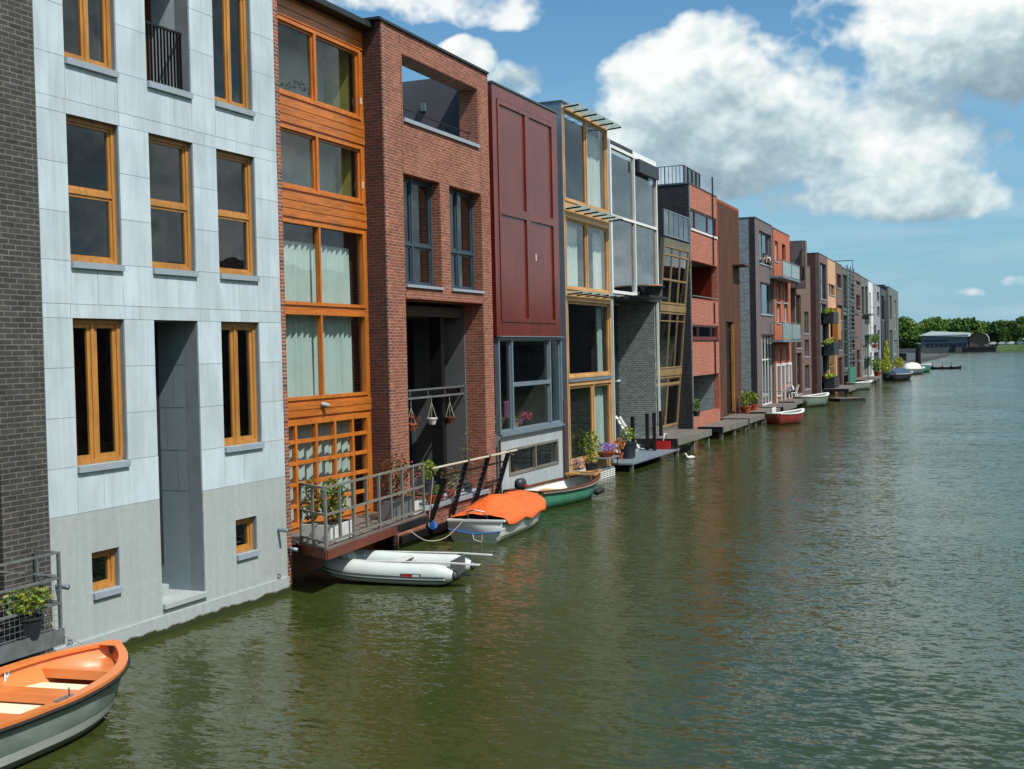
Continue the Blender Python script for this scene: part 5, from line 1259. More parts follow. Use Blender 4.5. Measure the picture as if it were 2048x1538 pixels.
# in the window of house 10
yw, zw_ = H10.f(1534, 532, -.1)
person('person sitting in the open top window of the purple brick house', H10.w(-.10, yw-.1, zw_-.42), radians(-78), mod(sit, lk=(.5, .12, .86), la=(.75, .14, .62), lt=(.85, .15, .6), rk=(.5, -.12, .8), ra=(.8, -.2, .6), rt=(.9, -.22, .58), lw=(.5, .16, .9), lhand=(.58, .16, .9)), 'whitecloth', 'darkcloth')
root, xj, yj0, yj1, zj = J6
cq = onz(1577, 798, zj+.0); cq2 = onz(1592, 797, zj)
print('CH', cq, cq2, J6[1:])
person('person in a blue shirt and jeans sitting on the jetty beside the white chair', (cq.x-.1, cq.y, zj-.02), radians(-60), mod(sit), 'bluecloth', 'jeans')
person('person in a white top leaning forward on the white chair', (cq2.x-.25, cq2.y+.3, zj), radians(-150), mod(sit, chest=(.12, 0, .84), neck=(.2, 0, .98), chin=(.25, 0, 1.04), head=(.28, 0, 1.11), crown=(.3, 0, 1.2), ls=(.13, .19, .92), rs=(.13, -.19, .92)), 'whitecloth', 'darkcloth')
ch = empty('garden_chair', (cq2.x-.25, cq2.y+.3, zj), radians(-150), 'white plastic garden chair with splayed legs on the jetty', 'chair')
MB().box(-.22, .24, -.24, .24, .40, .44).build('seat', M['white'], ch, bevel=.01)
b = MB(); b.add([(-.2, -.23, .46), (-.2, .23, .46), (-.38, .22, 1.0), (-.38, -.22, 1.0), (-.23, -.23, .46), (-.23, .23, .46), (-.41, .22, 1.0), (-.41, -.22, 1.0)], [(0,1,2,3),(7,6,5,4),(0,4,5,1),(1,5,6,2),(2,6,7,3),(3,7,4,0)]); b.build('backrest', M['white'], ch)
for sx in (1, -1):
    for sy in (1, -1): MB().bar((sx*.18, sy*.2, .4), (sx*.34, sy*.27, .0), .055).build('leg', M['white'], ch)
pot_plant('green box planter behind the railing of the near left steel balcony', (-12.6, br.y-.55, zb0+.0), 'darkpot', ph=.3, pw=.2, fol=('leaf', 'leafyel'), rad=(.24, .42, .2), n=420, size=.09, up=.22)
# kayak with two paddlers
kc = (onz(1865, 738, 0)+onz(1915, 738, 0))/2
ky = empty('canoe', kc, radians(4), 'dark canoe with two paddlers out on the water', 'canoe')
hl = MB(); n_ = 16
for i in range(n_+1):
    t = i/n_*2-1; w = .45*(1-abs(t)**2.2)+.02; zt_ = .32+.25*abs(t)**4
    hl.v += [(t*2.7, -w, zt_), (t*2.6, -w*.6, -.05), (t*2.6, w*.6, -.05), (t*2.7, w, zt_)]
for i in range(n_):
    for k in range(3): a = i*4+k; hl.f.append((a, a+1, a+5, a+4))
    a = i*4; hl.f.append((a+3, a, a+4, a+7))
hl.build('hull', M['darkcloth'], ky)
for dx, lb, tp in ((-.3, 'paddler in a red vest in the middle of the canoe', 'redvest'), (1.1, 'paddler in dark clothes at the stern of the canoe', 'darkcloth'), (-1.9, 'paddler in dark clothes at the bow of the canoe', 'darkcloth')):
    person(lb, kc+Vector((dx, .1, -.25)), radians(184), mod(sit, lk=(.5, .12, .56), la=(.85, .12, .5), lt=(.95, .12, .5), rk=(.5, -.12, .56), ra=(.85, -.12, .5), rt=(.95, -.12, .5)), tp, 'darkcloth')
# water bird
q = onz(1381, 918, 0)
dk_ = empty('swan', q, radians(200), 'small white water bird swimming before the salmon brick house', 'bird')
b = MB(); pr = [(-.26, .10, .02), (-.15, .11, .09), (0, .08, .12), (.15, .09, .09), (.22, .18, .045), (.24, .28, .04), (.30, .31, .045), (.38, .29, .012)]
b.tube([(x, 0, z) for x, z, r in pr], [r for x, z, r in pr], 10); b.build('body', M['white'], dk_, smooth=True); dk_.scale = (.7, .7, .7)
MB().tube([(.36, 0, .295), (.43, 0, .28)], [.014, .004], 6).build('bill', M['orangeboat'], dk_)
# ------------------------------------------------------------------ garden things at houses 5 and 6
zs1, zs2 = .62, .42
a = onz(1185, 948, zs1)
def shelf(label, p_out_l, p_out_r, z, xin, posts=True, mat='dkmetal'):
    a, b_ = onz(*p_out_l, z), onz(*p_out_r, z); print('SHELF', a, b_)
    o = empty('landing_stage', (xin, a.y, z), 0, label, 'landing stage'); x = max(a.x, b_.x)-xin; Ly = b_.y-a.y
    MB().box(0, x, 0, Ly, -.06, 0).build('deck', M['alu'], o); 
    for yy in (.1, Ly-.2): MB().box(x-.14, x-.02, yy, yy+.1, -z-.5, -.061).build('pile', M['greywood'], o)
    return o, x, a.y, Ly, z
S1 = shelf('low grey landing stage in front of the pine framed doors', (1178, 948), (1222, 932), .30, -13.88)
b = MB(); o = S1[0]
for k in range(4): b.box(S1[1]+.0, S1[1]+.03, .05, S1[3]-.05, -.1-k*.07, -.07-k*.07)
for k in range(9): yy = .1+k*(S1[3]-.2)/8; b.box(S1[1]-.01, S1[1]+.02, yy, yy+.03, -.36, -.06)
b.build('crate_edge', M['white'], o)
S2 = shelf('long dark grey landing stage in front of the open porch', (1265, 927), (1349, 897), .32, -14.58)
def onS(Sx, u, v, dz=0): o, x, y, Ly, z = Sx; return (o.location.x+x*u, y+Ly*v, z+dz)
pot_plant('grey green lavender bush in a white trough beside the pine framed doors', onS(S1, .35, -.15), 'whitepot', ph=.2, fol=('leafdark', 'purplefl'), rad=(.22, .4, .25), n=260, size=.05, box=(.3, .6), up=.2)
pot_plant('tall yellow green leafy plant in a black tub on the low landing stage', onS(S1, .45, .3), 'darkpot', ph=.3, pw=.24, fol=('leafyel', 'leaf'), rad=(.35, .5, .6), n=420, size=.1, up=.55)
pot_plant('bowl of purple flowers on the small grey table', onS(S1, .5, .85, .38), 'terra', ph=.18, pw=.3, fol=('purplefl', 'purplefl'), rad=(.32, .5, .16), n=420, size=.07, up=.16, stems=0)
MBt = MB().box(-.3, .3, -.6, .6, -.04, 0); tb = empty('side_table', onS(S1, .5, .85, .375), 0, 'small grey table under the bowl of purple flowers', 'table'); MBt.build('tabletop', M['alu'], tb)
for sx in (-.25, .25):
    for sy in (-.5, .5): MB().box(sx-.015, sx+.015, sy-.015, sy+.015, -.375, -.041).build('leg', M['dkmetal'], tb)
pot_plant('orange and pink flowers in a pot at the far side of the pine framed doors', (-13.6, S1[2]+S1[3]+.7, .5), 'terra', ph=.22, pw=.16, fol=('orangefl', 'leaf'), rad=(.22, .3, .26), n=220, size=.08, up=.3)
pot_plant('green plant in a big black tub between the dark posts', onS(S2, .45, .3), 'darkpot', ph=.62, pw=.34, fol=('leaf', 'leafyel'), rad=(.3, .4, .3), n=220, size=.11, up=.3)
for i, (px, pt_, pb, lb) in enumerate(((1265, 833, 912, 'nearest'), (1294, 827, 890, 'second'), (1308, 826, 900, 'third'), (1321, 822, 885, 'farthest'))):
    xw = -13.9 if i in (0, 2) else -14.3
    t_ = onx(px, pt_, xw); b__ = onx(px, pb, xw)
    tag(MB().box(xw-.06, xw+.06, t_.y-.09, t_.y+.09, .33, max(t_.z, 1.2)).build('dark_post', M['black']), '%s black timber post standing on the porch landing stage' % lb, 'post', 'black posts by the porch')
rp = onx(1331, 893, -13.75)
rb_ = empty('red_crate', (rp.x, rp.y, .33), 0, 'bright red plastic crate at the far end of the porch landing stage', 'crate')
MB().slab(.28, .30, (-.45, .45), (.0, .34), []).box(-.30, -.28, -.45, .45, 0, .34).box(-.279, .279, -.45, -.43, 0, .34).box(-.279, .279, .43, .45, 0, .34).box(-.279, .279, -.429, .429, 0, .02).build('body', M['redplas'], rb_)
MB().tube([(0, -.3, .34), (0, -.15, .6), (0, .15, .6), (0, .3, .34)], .03, 8).build('handle', M['whitepot'], rb_)
# folding steps in the porch
q = H6.w(-.9, H6.y(1240, 840, -.9), 0)
ld = empty('step_ladder', (q.x, q.y, .36), radians(40), 'white aluminium step ladder leaning in the open porch', 'ladder')
for sy in (-.22, .22): MB().bar((-.1, sy, 1.35), (.75, sy, 0), .04, .09).build('rail', M['white'], ld)
for k in range(6): u = (k+.5)/6; MB().box(-.1+.85*u-.1, -.1+.85*u+.06, -.2, .2, 1.35*(1-u)-.02, 1.35*(1-u)+.01).build('tread', M['white'], ld)
# black shelf with a fire bowl under the white glazing
yb_, zb_ = H6.f(1290, 598, .4)
fbw = empty('fire_bowl', H6.w(.45, yb_+.6, zb6-.02), 0, 'black bowl on a dark projecting shelf under the white glazing', 'bowl')
MB().box(-.46, .45, -1.6, 1.3, -.10, -.0).build('shelf', M['black'], fbw)
MB().lathe([(0, .03), (.38, .03), (.55, .38), (.6, .38), (.6, .42), (0, .42)], n=18).build('bowl', M['dkmetal'], fbw); MB().lathe([(.5, .43), (.5, .47), (0, .47)], n=18).build('rim', M['pine'], fbw)
# terracotta pots at house 9/10
for (px, py, H, lb) in ((1491, 815, H9, 'terracotta pot with a tall green plant beside the pale side wall'), (1506, 806, H9, 'round terracotta pot with yellow leaves below the black corner strip')):
    y_, z_ = H.f(px, py, .5); pot_plant(lb, H.w(.5, y_, J3[4]), 'terra', ph=.4, pw=.34, fol=('leafyel', 'leaf'), rad=(.35, .45, .6 if px < 1500 else .4), n=220, size=.18, up=.45)
rr2 = H8.f(1391, 820, .3)
pot_plant('small green plant in a pot at the foot of the salmon brick house', H8.w(.3, rr2[0]+.2, J2[4]+.6), 'darkpot', ph=.25, pw=.18, fol=('leaf',), rad=(.2, .3, .35), n=120, size=.12, up=.3)
# greenery and clutter along the far quay
for i, (px, py, r_, f_, lb) in enumerate(((1772, 748, .85, 'leafyel', 'yellow green bush spilling over the quay below the vine'), (1755, 744, 1.0, 'leaf', 'green shrub in a tub beside the pale jetty'), (1796, 738, .9, 'leafyel', 'small bush at the foot of the end house'), (1749, 684, .8, 'leaf', 'pair of small green shrubs on a balcony of the lavender house'))):
    if py < 700: y_, z_ = H21.f(px, py, .3); w_ = H21.w(.4, y_-.5, z_-.8)
    else: w_ = onz(px, py+8, .8)
    pot_plant(lb, w_, 'terra' if i else 'darkpot', ph=.5, pw=r_*.45, fol=(f_,), rad=(r_*.8, r_*2.0, r_*.8), n=320, size=.28, up=.8, stems=3)

# things standing inside the window of the panel house
for i, (u, f_, pt_, lb) in enumerate(((.12, 'leafyel', 'terra', 'small yellow green plant in the left light of the grey framed window'), (.36, 'leaf', 'pine', 'leafy green plant in a cream pot behind the grey framed window'), (.55, 'pinkfl', 'darkpot', 'pink flowering plant behind the grey framed window'))):
    pot_plant(lb, H4.w(-.3, WG4[0]+(WG4[1]-WG4[0])*u, WG4[2]+.02), pt_, ph=.22, pw=.13, fol=(f_,), rad=(.18, .28, .17), n=120, size=.07, up=.14)
MB_ = MB().box(-.05, .05, -.28, .28, .45, 1.05)
pc = empty('armchair', H4.w(-.85, WG4[0]+(WG4[1]-WG4[0])*.52, WG4[2]-.2), 0, 'purple armchair behind the plants in the grey framed window', 'armchair')
MB_.build('backrest', M['purplechair'], pc, bevel=.06); MB().box(.05, .5, -.3, .3, .3, .5).build('seat', M['purplechair'], pc, bevel=.05)

bq = H3.f(868, 1052, .2)
cr_ = MB()
for k in range(5): cr_.tube([(.14+.1*cos(t+k), .13*sin(t+k*.7), .05*k*.6+.04*sin(2*t+k)) for t in [i*2*pi/12 for i in range(13)]], .018, 5)
rq = empty('rope_bundle', H3.w(.02, bq[0], .32), 0, 'bundle of blue rope tied to the fender beam below the leaning black posts', 'rope'); cr_.build('coil', M['bluerope'], rq)
p0, p1 = H3.f(866, 955, .6), H3.f(857, 1052, .35)
tag(MB().tube([H3.w(.6, p0[0], p0[1]), H3.w(.35, p1[0], p1[1])], .012, 5).build('boat_hook', M['whitepot']), 'thin white pole leaning on the nearest leaning black post', 'pole')
tag(MB().tube(smooth_path([(dg.location.x-.75, dg.location.y-.1, .45), (-12.9, 21.6, .55), (-12.7, 21.8, .75), (-12.6, 21.9, .92)]), .010, 5).build('mooring_line', M['rope']), 'pale mooring line from the grey dinghy up to the timber balcony', 'rope')
tag(MB().tube(smooth_path([tuple(wb.matrix_basis @ Vector((-Lt/2, .3, .5))), (-12.6, 25.6, .14), (-12.9, 25.2, .12), (-13.2, 25.0, .35)]), .010, 5).build('mooring_line', M['rope']), 'slack mooring line from the boat under the orange tarpaulin to the brick wall', 'rope')
# ------------------------------------------------------------------ water
def watermat():
    m, nt, b = newmat('canal water'); v = coords(nt)
    n0 = noise(nt, v, .05, 3)
    col = ramp(nt, n0, [(.35, C(49, 57, 24)), (.65, C(58, 67, 30))])
    L(nt, col, b.inputs['Base Color']); b.inputs['Roughness'].default_value = .10; b.inputs['IOR'].default_value = 1.33
    b.inputs['Specular IOR Level'].default_value = .5
    # ripples: slopes drawn from two scales of wind waves, calmer and rougher patches
    rot = nt.nodes.new('ShaderNodeMapping'); L(nt, v, rot.inputs[0]); rot.inputs['Rotation'].default_value = (0, 0, radians(20)); rot.inputs['Scale'].default_value = (.62, 1.5, 1)
    def ncol(scale, det, dist=.2):
        n = nt.nodes.new('ShaderNodeTexNoise'); n.inputs['Scale'].default_value = scale; n.inputs['Detail'].default_value = det; n.inputs['Distortion'].default_value = dist
        L(nt, rot.outputs[0], n.inputs['Vector']); return n.outputs['Color']
    def vm(op, *a):
        n = nt.nodes.new('ShaderNodeVectorMath'); n.operation = op
        for i, x in enumerate(a):
            if isinstance(x, bpy.types.NodeSocket): L(nt, x, n.inputs[i])
            else: n.inputs[i].default_value = x
        return n.outputs[0]
    s1 = vm('MULTIPLY', vm('SUBTRACT', ncol(5.6, 2), (.5, .5, .5)), (.36, .56, 0)); s2 = vm('MULTIPLY', vm('SUBTRACT', ncol(16, 2), (.5, .5, .5)), (.36, .50, 0))
    s3 = vm('MULTIPLY', vm('SUBTRACT', ncol(.55, 1), (.5, .5, .5)), (.10, .14, 0))
    big = noise(nt, v, .07, 4, .6); amp = ramp(nt, big, [(.36, (.6,)*3), (.64, (1.25,)*3)])
    sl_ = vm('MULTIPLY', vm('ADD', vm('ADD', s1, s2), s3), amp)
    L(nt, vm('NORMALIZE', vm('ADD', sl_, (0, 0, 1))), b.inputs['Normal'])
    return m
tag(MB().quad((-400, -200, 0), (600, -200, 0), (600, 640, 0), (-400, 640, 0)).build('water', watermat()), kind='structure')
gm = plain('grass bank ground', C(52, 72, 34), .95, var=.3, scale=.15, bmp=0)
SH = 588.0
g = MB(); g.box(-3000, 3000, SH+4, 6000, -2, 1.0)
tag(g.build('ground', gm), kind='structure')
tag(MB().box(-900, -21.5, -200, 420, -2, .9).build('quay', M['roof']), kind='structure')
# ------------------------------------------------------------------ light
SUN_EL, SUN_AZ = radians(55), radians(-17)        # azimuth measured from +X towards +Y
sd = Vector((cos(SUN_EL)*cos(SUN_AZ), cos(SUN_EL)*sin(SUN_AZ), sin(SUN_EL)))
sun = bpy.data.lights.new('sun', 'SUN'); sun.energy = 4.6; sun.angle = radians(.53); sun.color = (1, .97, .91)
so = bpy.data.objects.new('sun', sun); COL.objects.link(so); so.rotation_euler = (-sd).to_track_quat('-Z', 'Y').to_euler(); so.location = (30, -20, 60)
wd = bpy.data.worlds.new('World'); S.world = wd; wd.use_nodes = True; nt = wd.node_tree
bg = nt.nodes['Background']
sky = nt.nodes.new('ShaderNodeTexSky'); sky.sky_type = 'NISHITA'; sky.sun_disc = False
sky.sun_elevation = SUN_EL; sky.sun_rotation = radians(90)-SUN_AZ; sky.air_density = 1.0; sky.dust_density = .6; sky.ozone_density = 2.2
tc = nt.nodes.new('ShaderNodeTexCoord'); D = tc.outputs['Generated']
def dirof(px, py): return ray(px, py).normalized()
def vdot(a, vec):
    n = nt.nodes.new('ShaderNodeVectorMath'); n.operation = 'DOT_PRODUCT'; L(nt, a, n.inputs[0])
    if isinstance(vec, bpy.types.NodeSocket): L(nt, vec, n.inputs[1])
    else: n.inputs[1].default_value = tuple(vec)
    return n.outputs['Value']
# sky coordinates about a fixed compass direction (NNW) : u to the east, v up
AZ0 = dirof(1500, 500); AZ0.z = 0; AZ0.normalize(); RT = AZ0.cross(Vector((0, 0, 1))); 
def uv_of(px, py):
    d = dirof(px, py); return math.atan2(d.dot(RT), d.dot(AZ0)), math.asin(d.z)
fx_ = vdot(D, AZ0); rx_ = vdot(D, RT); sp = nt.nodes.new('ShaderNodeSeparateXYZ'); L(nt, D, sp.inputs[0])
U = math_(nt, 'ARCTAN2', rx_, fx_); V = math_(nt, 'ARCSINE', sp.outputs[2])
def vmath(op, *a):
    n = nt.nodes.new('ShaderNodeVectorMath'); n.operation = op
    for i, v in enumerate(a):
        if isinstance(v, bpy.types.NodeSocket): L(nt, v, n.inputs[i])
        else: n.inputs[i].default_value = v
    return n.outputs['Value'] if op in ('DOT_PRODUCT', 'LENGTH') else n.outputs[0]
def noise2(vec, scale, detail, rough, dist=0.0):
    n = nt.nodes.new('ShaderNodeTexNoise'); n.noise_dimensions = '2D'; n.inputs['Scale'].default_value = scale; n.inputs['Detail'].default_value = detail
    n.inputs['Roughness'].default_value = rough; n.inputs['Distortion'].default_value = dist; L(nt, vec, n.inputs['Vector']); return n.outputs['Fac']
def mask(P, V_=None):
    """the cloud banks, placed where they stand in the sky"""
    acc = None
    for (px, py, rx, ry, k) in BLOBS:
        u0, v0 = uv_of(px, py); a_, b_ = FPX/rx, FPX/ry
        q = vmath('MULTIPLY_ADD', P, (a_, b_, 0), (-u0*a_, -v0*b_, 0)); q = vmath('DOT_PRODUCT', q, q)
        e = math_(nt, 'MULTIPLY_ADD', q, -k*.42, k)
        acc = e if acc is None else math_(nt, 'SMOOTH_MAX', acc, e, .10)
    return acc
def puff(P):
    w = vmath('MULTIPLY', P, (1, 1.25, 0)); n1 = noise2(w, 6.0, 6, .50, .15)
    n2 = noise2(w, 21.0, 3, .55); b2 = math_(nt, 'ABSOLUTE', math_(nt, 'SUBTRACT', n2, .5))      # billows
    return math_(nt, 'ADD', math_(nt, 'MULTIPLY', math_(nt, 'SUBTRACT', n1, .5), 1.25), math_(nt, 'MULTIPLY', math_(nt, 'SUBTRACT', .10, b2), .55))
cbp = nt.nodes.new('ShaderNodeCombineXYZ'); L(nt, U, cbp.inputs[0]); L(nt, V, cbp.inputs[1]); P0 = cbp.outputs[0]
BLOBS = [  # px, py, half width, half height, weight  (survey of the cloud banks)
 (1330, 205, 120, 95, .60), (1440, 150, 140, 85, .66), (1550, 200, 190, 105, .70), (1440, 265, 200, 80, .62), (1720, 270, 220, 110, .66), (1400, 60, 60, 26, .42),
 (1870, 50, 220, 110, .70), (2000, 120, 150, 85, .60), (1740, 62, 90, 62, .56), (1850, 270, 95, 62, .60), (1600, 345, 280, 42, .46), (1740, 200, 120, 60, .58),
 (1790, 385, 160, 45, .60), (1620, 400, 90, 34, .50), (1890, 400, 95, 26, .52), (1865, 330, 50, 26, .42),
 (925, 114, 48, 32, .66), (1050, 170, 60, 36, .34), (940, 12, 170, 34, .35), (800, 0, 150, 24, .34), (1040, 42, 60, 18, .33),
 (2000, 262, 42, 30, .42), (1975, 225, 26, 40, .40), (1925, 585, 44, 12, .31), (2040, 560, 50, 14, .30), (1250, 255, 90, 70, .52)]
far = math_(nt, 'MULTIPLY', math_(nt, 'SUBTRACT', U, .30), 7.0, clamp=True)     # scattered fair weather clouds over the rest of the sky
P1 = vmath('ADD', P0, (-.006, .014, 0)); P3 = vmath('ADD', P0, (-.012, .045, 0))
m0 = math_(nt, 'MAXIMUM', mask(P0), math_(nt, 'MULTIPLY_ADD', far, 1.0, -.5)); m3 = math_(nt, 'MAXIMUM', mask(P3), math_(nt, 'MULTIPLY_ADD', far, 1.0, -.5))
m0 = math_(nt, 'SUBTRACT', m0, .20); m3 = math_(nt, 'SUBTRACT', m3, .20)
q0, q1, q3 = puff(P0), puff(P1), puff(P3)
d1 = math_(nt, 'ADD', q0, m0); d3 = math_(nt, 'ADD', q3, m3)
cover = ramp(nt, d1, [(.0, (0, 0, 0)), (.06, (.38,)*3), (.15, (.9,)*3), (.25, (1, 1, 1))])
sh1 = math_(nt, 'SUBTRACT', q0, q1); sh3 = math_(nt, 'SUBTRACT', d1, math_(nt, 'MAXIMUM', d3, -.15))
lit = math_(nt, 'ADD', math_(nt, 'ADD', math_(nt, 'MULTIPLY', sh1, .9), math_(nt, 'MULTIPLY', sh3, .9)), math_(nt, 'SUBTRACT', .60, math_(nt, 'MULTIPLY', d1, .42)))
cc_ = ramp(nt, lit, [(.14, C(142, 165, 178)), (.40, C(172, 194, 204)), (.62, C(214, 230, 234)), (.86, C(252, 255, 253))])
sk = mixc(nt, 1, sky.outputs[0], (.47, .86, 1.02, 1), 'MULTIPLY')
skn = nt.nodes.new('ShaderNodeVectorMath'); skn.operation = 'SCALE'; L(nt, sk, skn.inputs[0]); skn.inputs['Scale'].default_value = .12
# pale humid air low over the horizon, then thin cirrus veils
low = math_(nt, 'POWER', math_(nt, 'SUBTRACT', 1.0, math_(nt, 'MULTIPLY', V, 2.5), clamp=True), 1.5)
s1 = mixc(nt, math_(nt, 'MULTIPLY', low, .92), skn.outputs[0], C(150, 191, 213))
cbv = nt.nodes.new('ShaderNodeCombineXYZ'); L(nt, math_(nt, 'MULTIPLY', U, 2.2), cbv.inputs[0]); L(nt, math_(nt, 'MULTIPLY', V, 13.0), cbv.inputs[1])
nv = noise(nt, cbv.outputs[0], 2.4, 6, .6, .6)
lowf = math_(nt, 'SUBTRACT', 1.0, math_(nt, 'MULTIPLY', V, 4.2), clamp=True)
veil = math_(nt, 'MULTIPLY', ramp(nt, nv, [(.42, (0, 0, 0)), (.75, (.70,)*3)]), lowf)
s2 = mixc(nt, veil, s1, C(200, 220, 228))
fin = mixc(nt, cover, s2, cc_)
L(nt, fin, bg.inputs[0]); bg.inputs[1].default_value = 1.0
S.view_settings.view_transform = 'Standard'; S.view_settings.look = 'None'; S.view_settings.exposure = 0; S.view_settings.gamma = 1
S.render.engine = 'CYCLES'; S.cycles.max_bounces = 6; S.cycles.transparent_max_bounces = 12; S.cycles.glossy_bounces = 3; S.cycles.diffuse_bounces = 3
S.cycles.sample_clamp_indirect = 6; S.cycles.caustics_reflective = False; S.cycles.caustics_refractive = False
S.render.resolution_x = 1024; S.render.resolution_y = 769
# ------------------------------------------------------------------ far shore: quay, boathouse, bank, trees
def shp(px, py, Y=SH): r = ray(px, py); return CAMLOC + r*(Y/r.y)
bk = MB(); x0 = shp(1700, 700).x; x1 = shp(1993, 700).x
tag(MB().box(x0-60, x1, SH-.5, SH+3.9, -2, 2.0).build('quay_wall', plain('grey concrete quay', C(96, 100, 102), .9, var=.2, scale=.4)), 'long grey concrete quay wall under the boathouse', 'wall')
bn = MB(); nx = 60
for i in range(nx+1):
    x = x1+.1+i*6; 
    for (dy, z) in ((-.8, -.4), (4, 1.9), (14, 2.5), (30, 2.9)): bn.v.append((x, SH+dy+1.5*sin(i*1.3), z+.3*sin(i*2.1+dy)))
for i in range(nx):
    for k in range(3): a = i*4+k; bn.f.append((a, a+4, a+5, a+1))
tag(bn.build('grass_bank', plain('far bank grass', C(60, 82, 38), .95, var=.35, scale=.3, bmp=0)), kind='structure')  # one grass green with random mottling
bh = empty('boathouse', (shp(1841, 690).x, SH+6, 2.0), 0, 'long grey boathouse with a low pitched pale roof on the far shore', 'boathouse')
lx = shp(1935, 690).x-shp(1841, 690).x; t2 = shp(1974, 690).x-shp(1841, 690).x
sh = lambda px, py: (shp(px, py, SH+6)-Vector(bh.location))
ze = sh(1841, 671).z; zr = sh(1862, 662).z
MB().box(0, lx, 0, 18, 0, ze).build('wall', plain('grey blue cladding', C(92, 106, 116), .7, var=.12, scale=.5), bh)
MB().add([(-1, -1, ze), (lx+1, -1, ze-1.0), (lx+1, 10, zr-1.2), (4, 10, zr), (-1, 19, ze), (lx+1, 19, ze-1.0)], [(0, 1, 2, 3), (3, 2, 5, 4), (0, 3, 4), (1, 5, 2)]).build('roof', plain('pale roof sheet', C(150, 160, 158), .6), bh)
for k in range(9): MB().box(2+k*lx/10, 2+k*lx/10+lx/14, -.12, -.01, .4, 2.1).build('window', M['dkmetal'], bh)
MB().box(1, lx*.6, -.1, -.02, ze*.52, ze*.62).build('stripe', M['black'], bh)
hall = empty('round_roofed_shed', (bh.location.x+lx+.5, SH+6, 2.0), 0, 'shed with a curved pale roof beside the boathouse', 'shed')
wl_ = t2-lx; zc_ = sh(1955, 666).z; b = MB(); arc = [(wl_*(.5-.5*cos(pi*k/14)), (ze*.35)+(zc_-ze*.35)*sin(pi*k/14)**.7) for k in range(15)]
b.prism([(0, 0)]+arc+[(wl_, 0)], 0, 14, 'y'); b.build('wall', plain('brown shed front', C(96, 88, 78), .8), hall)
arc2 = [(-.2+(wl_+.4)*(.5-.5*cos(pi*k/14)), (ze*.35)+.3+(zc_-ze*.35)*sin(pi*k/14)**.7) for k in range(15)]
rb2 = MB(); 
for k in range(14): (xa, za), (xb, zb_) = arc2[k], arc2[k+1]; rb2.add([(xa, -1, za), (xb, -1, zb_), (xb, 15, zb_), (xa, 15, za)], [(0, 1, 2, 3)])
rb2.build('roof', plain('pale curved roof', C(168, 176, 172), .6), hall)
for i, px in enumerate((1908, 1973)):
    p = shp(px, 700); tag(MB().box(p.x-.7, p.x+.7, SH-2.2, SH-.6, -1, 3.4).build('quay_post', M['galv'] if i else M['black']), '%s mooring post against the far quay' % ('pale right hand' if i else 'dark left hand'), 'post')
tag(MB().box(shp(1925, 700).x, shp(1992, 700).x, SH-4, SH-1.2, -.2, 2.3).build('moored_barge', M['black'], bevel=.3), 'long black barge lying below the shed on the far shore', 'barge')
# parked boats / cars glinting on the bank
for i, (px, c_, l_) in enumerate(((1985, 'white', 'white'), (2003, 'whitepot', 'pale'), (2022, 'white', 'second white'), (2040, 'alu', 'silver'))):
    p = shp(px, 690, SH+22); o = empty('parked_car', (p.x, SH+22, 2.8), 0, '%s car parked on the bank at the right' % l_, 'car', 'cars on the far bank')
    MB().prism([(-2.2, .3), (-2.2, .9), (-1.2, 1.0), (-.6, 1.5), (1, 1.5), (1.7, 1.0), (2.3, .9), (2.3, .3)], 0, 1.7, 'y').build('body', M[c_], o)
    for sx in (-1.3, 1.4): MB().tube([(sx, -.03, .33), (sx, .2, .33)], .33, 12).build('wheel', M['rubber'], o)
# trees
def tree_proto(seed, h, w, lm, conical=0):
    rr = random.Random(seed); lv = MB(); nb = 16
    for k in range(nb):
        u = rr.uniform(.12, 1); ww = w*((1-u)**.6*.95+.08 if conical else math.sqrt(max(.05, 1-(u-.45)**2*2.6)))
        a = rr.uniform(0, 6.28); d = ww*rr.uniform(.1, .75)*.5
        leaves(lv, (d*cos(a), d*sin(a), h*(.12+.80*u)), (ww*.30+.4, ww*.30+.4, h*.11), 75, .95, rr, shell_=.3)
    leaves(lv, (0, 0, h*.95), (w*.1, w*.1, h*.06), 30, .8, rr)
    tk = MB().tube([(0, 0, 0), (.1, 0, h*.4), (0, .1, h*.85)], [.35, .22, .06], 7)
    for k in range(4): a = k*1.6+seed; tk.tube([(0, 0, h*.3+k), (cos(a)*w*.3, sin(a)*w*.3, h*.5+k*.8)], [.14, .05], 5)
    return lv, tk
lms = [leafmat('tree leaves mid', C(84, 118, 54)), leafmat('tree leaves dark', C(60, 94, 48)), leafmat('tree leaves bright', C(106, 138, 58))]
kinds = []
for i, (h, w, con) in enumerate(((13, 10, 0), (13.5, 7, 1), (11, 9, 0), (12.5, 6, 1))):
    lv, tk = tree_proto(i+2, h, w, None, con)
    root = empty('bank_tree', (0, 0, 0)); lv.build('crown', lms[i % 3], root); tk.build('trunk', M['brownwood'], root); kinds.append((root, h))
tr = random.Random(4)
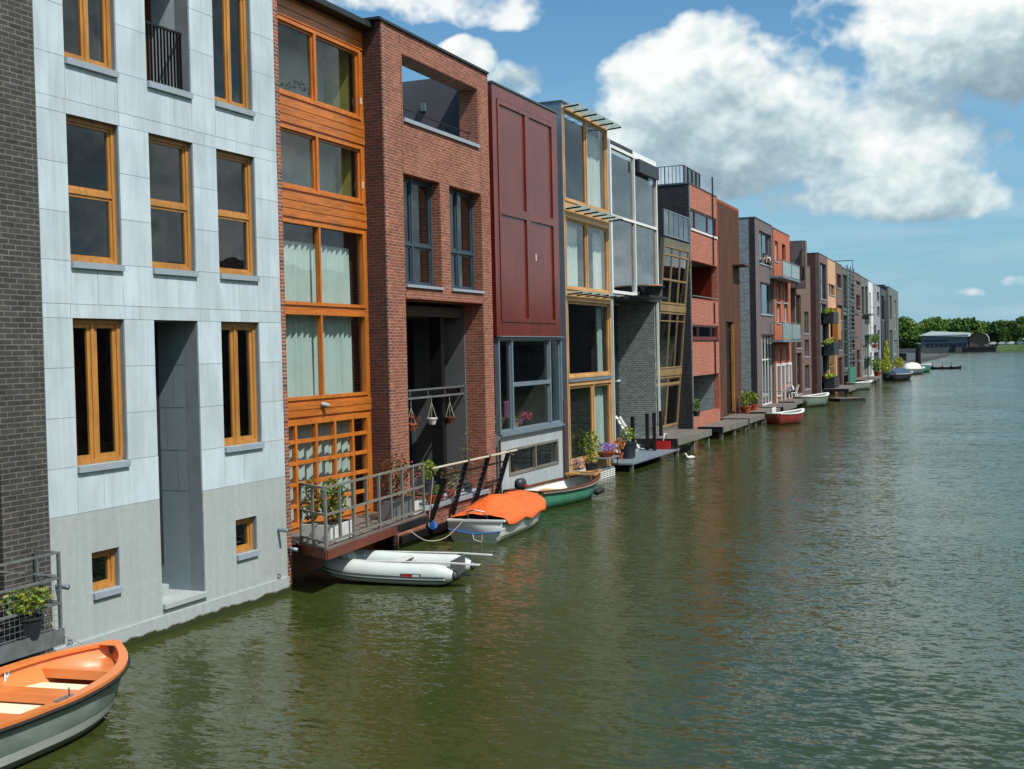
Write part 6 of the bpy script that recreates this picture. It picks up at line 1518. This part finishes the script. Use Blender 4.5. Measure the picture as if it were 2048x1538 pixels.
# skyline of the tree row: px, py of the tree tops
tops = [(1804, 633), (1815, 640), (1822, 641), (1834, 645), (1846, 644), (1858, 640), (1868, 636), (1877, 635), (1889, 640), (1898, 642), (1909, 638), (1919, 640), (1928, 635), (1937, 641), (1948, 636), (1958, 642), (1968, 639), (1977, 643), (1987, 640), (1996, 645), (2004, 644), (2012, 643), (2022, 641), (2033, 642), (2043, 636), (2055, 634), (2068, 638), (1790, 636), (1778, 634), (1765, 636)]
sides = ['boathouse', 'shed', 'parked cars', 'end house']
used = set()
for i, (px, py) in enumerate(tops):
    Yt = SH+34+tr.uniform(0, 14); p = shp(px, py, Yt); con = 1 if px in (1928, 1948, 1968, 1987, 1822, 1909) else 0
    k = (1, 3)[i % 2] if con else (0, 2)[i % 2]
    root, h = kinds[k]
    if k in used: 
        o = copy_tree(root)
    else: o = root; used.add(k)
    o.location = (p.x, Yt, 1.0); s_ = (p.z-1.0)/h; o.scale = (s_*tr.uniform(.8, 1.05), s_*1.0, s_*tr.uniform(.94, 1.08)); o.rotation_euler = (0, 0, tr.uniform(0, 6))
    tag(o, 'green leafy tree in the row on the far shore', 'tree', 'trees on the far shore')
    if con: o['label'] = 'pointed poplar like tree in the row on the far shore'; o['group'] = 'pointed trees on the far shore'
for root, h in kinds:
    if kinds.index((root, h)) not in used:
        for c_ in list(root.children): bpy.data.objects.remove(c_)
        bpy.data.objects.remove(root)
# undergrowth below the crowns reads as one mass
ug = MB(); ur = random.Random(8)
for i in range(150): x = shp(1740, 690).x+i*(shp(2075, 690).x-shp(1740, 690).x)/150; leaves(ug, (x, SH+36+ur.uniform(-3, 5), 2.2+ur.uniform(-.5, 1.2)), (2.2, 2, 2.0), 46, 1.0, ur)
tag(ug.build('undergrowth', lms[1]), 'dark green undergrowth filling the space under the far tree row', 'undergrowth', kind='stuff')
# ------------------------------------------------------------------ houses on the opposite bank, seen only as reflections in the windows
ou = random.Random(11); yy = -30
for i in range(16):
    wd_ = ou.uniform(24, 32); hh = ou.uniform(9.5, 12.5)
    o = empty('opposite_house', (29, yy, 0), 0, 'brick house on the opposite bank, mirrored in the windows', 'house', 'houses on the opposite bank')
    hs = [(a, a+1.6, z, z+1.9) for a in (1, 3.2, 5.4, 8.5, 11, 14, 17, 20) for z in (1.2, 4.2, 7.2)]
    w = MB().slab(0, .3, (0, wd_-.02), (-.5, hh), hs).box(.301, 9, 0, wd_-.02, -.5, hh-.2); w.build('wall', M[ou.choice(['brown', 'darkbrick', 'sidebrick', 'blackbrick'])], o); yy += wd_

split_loose()
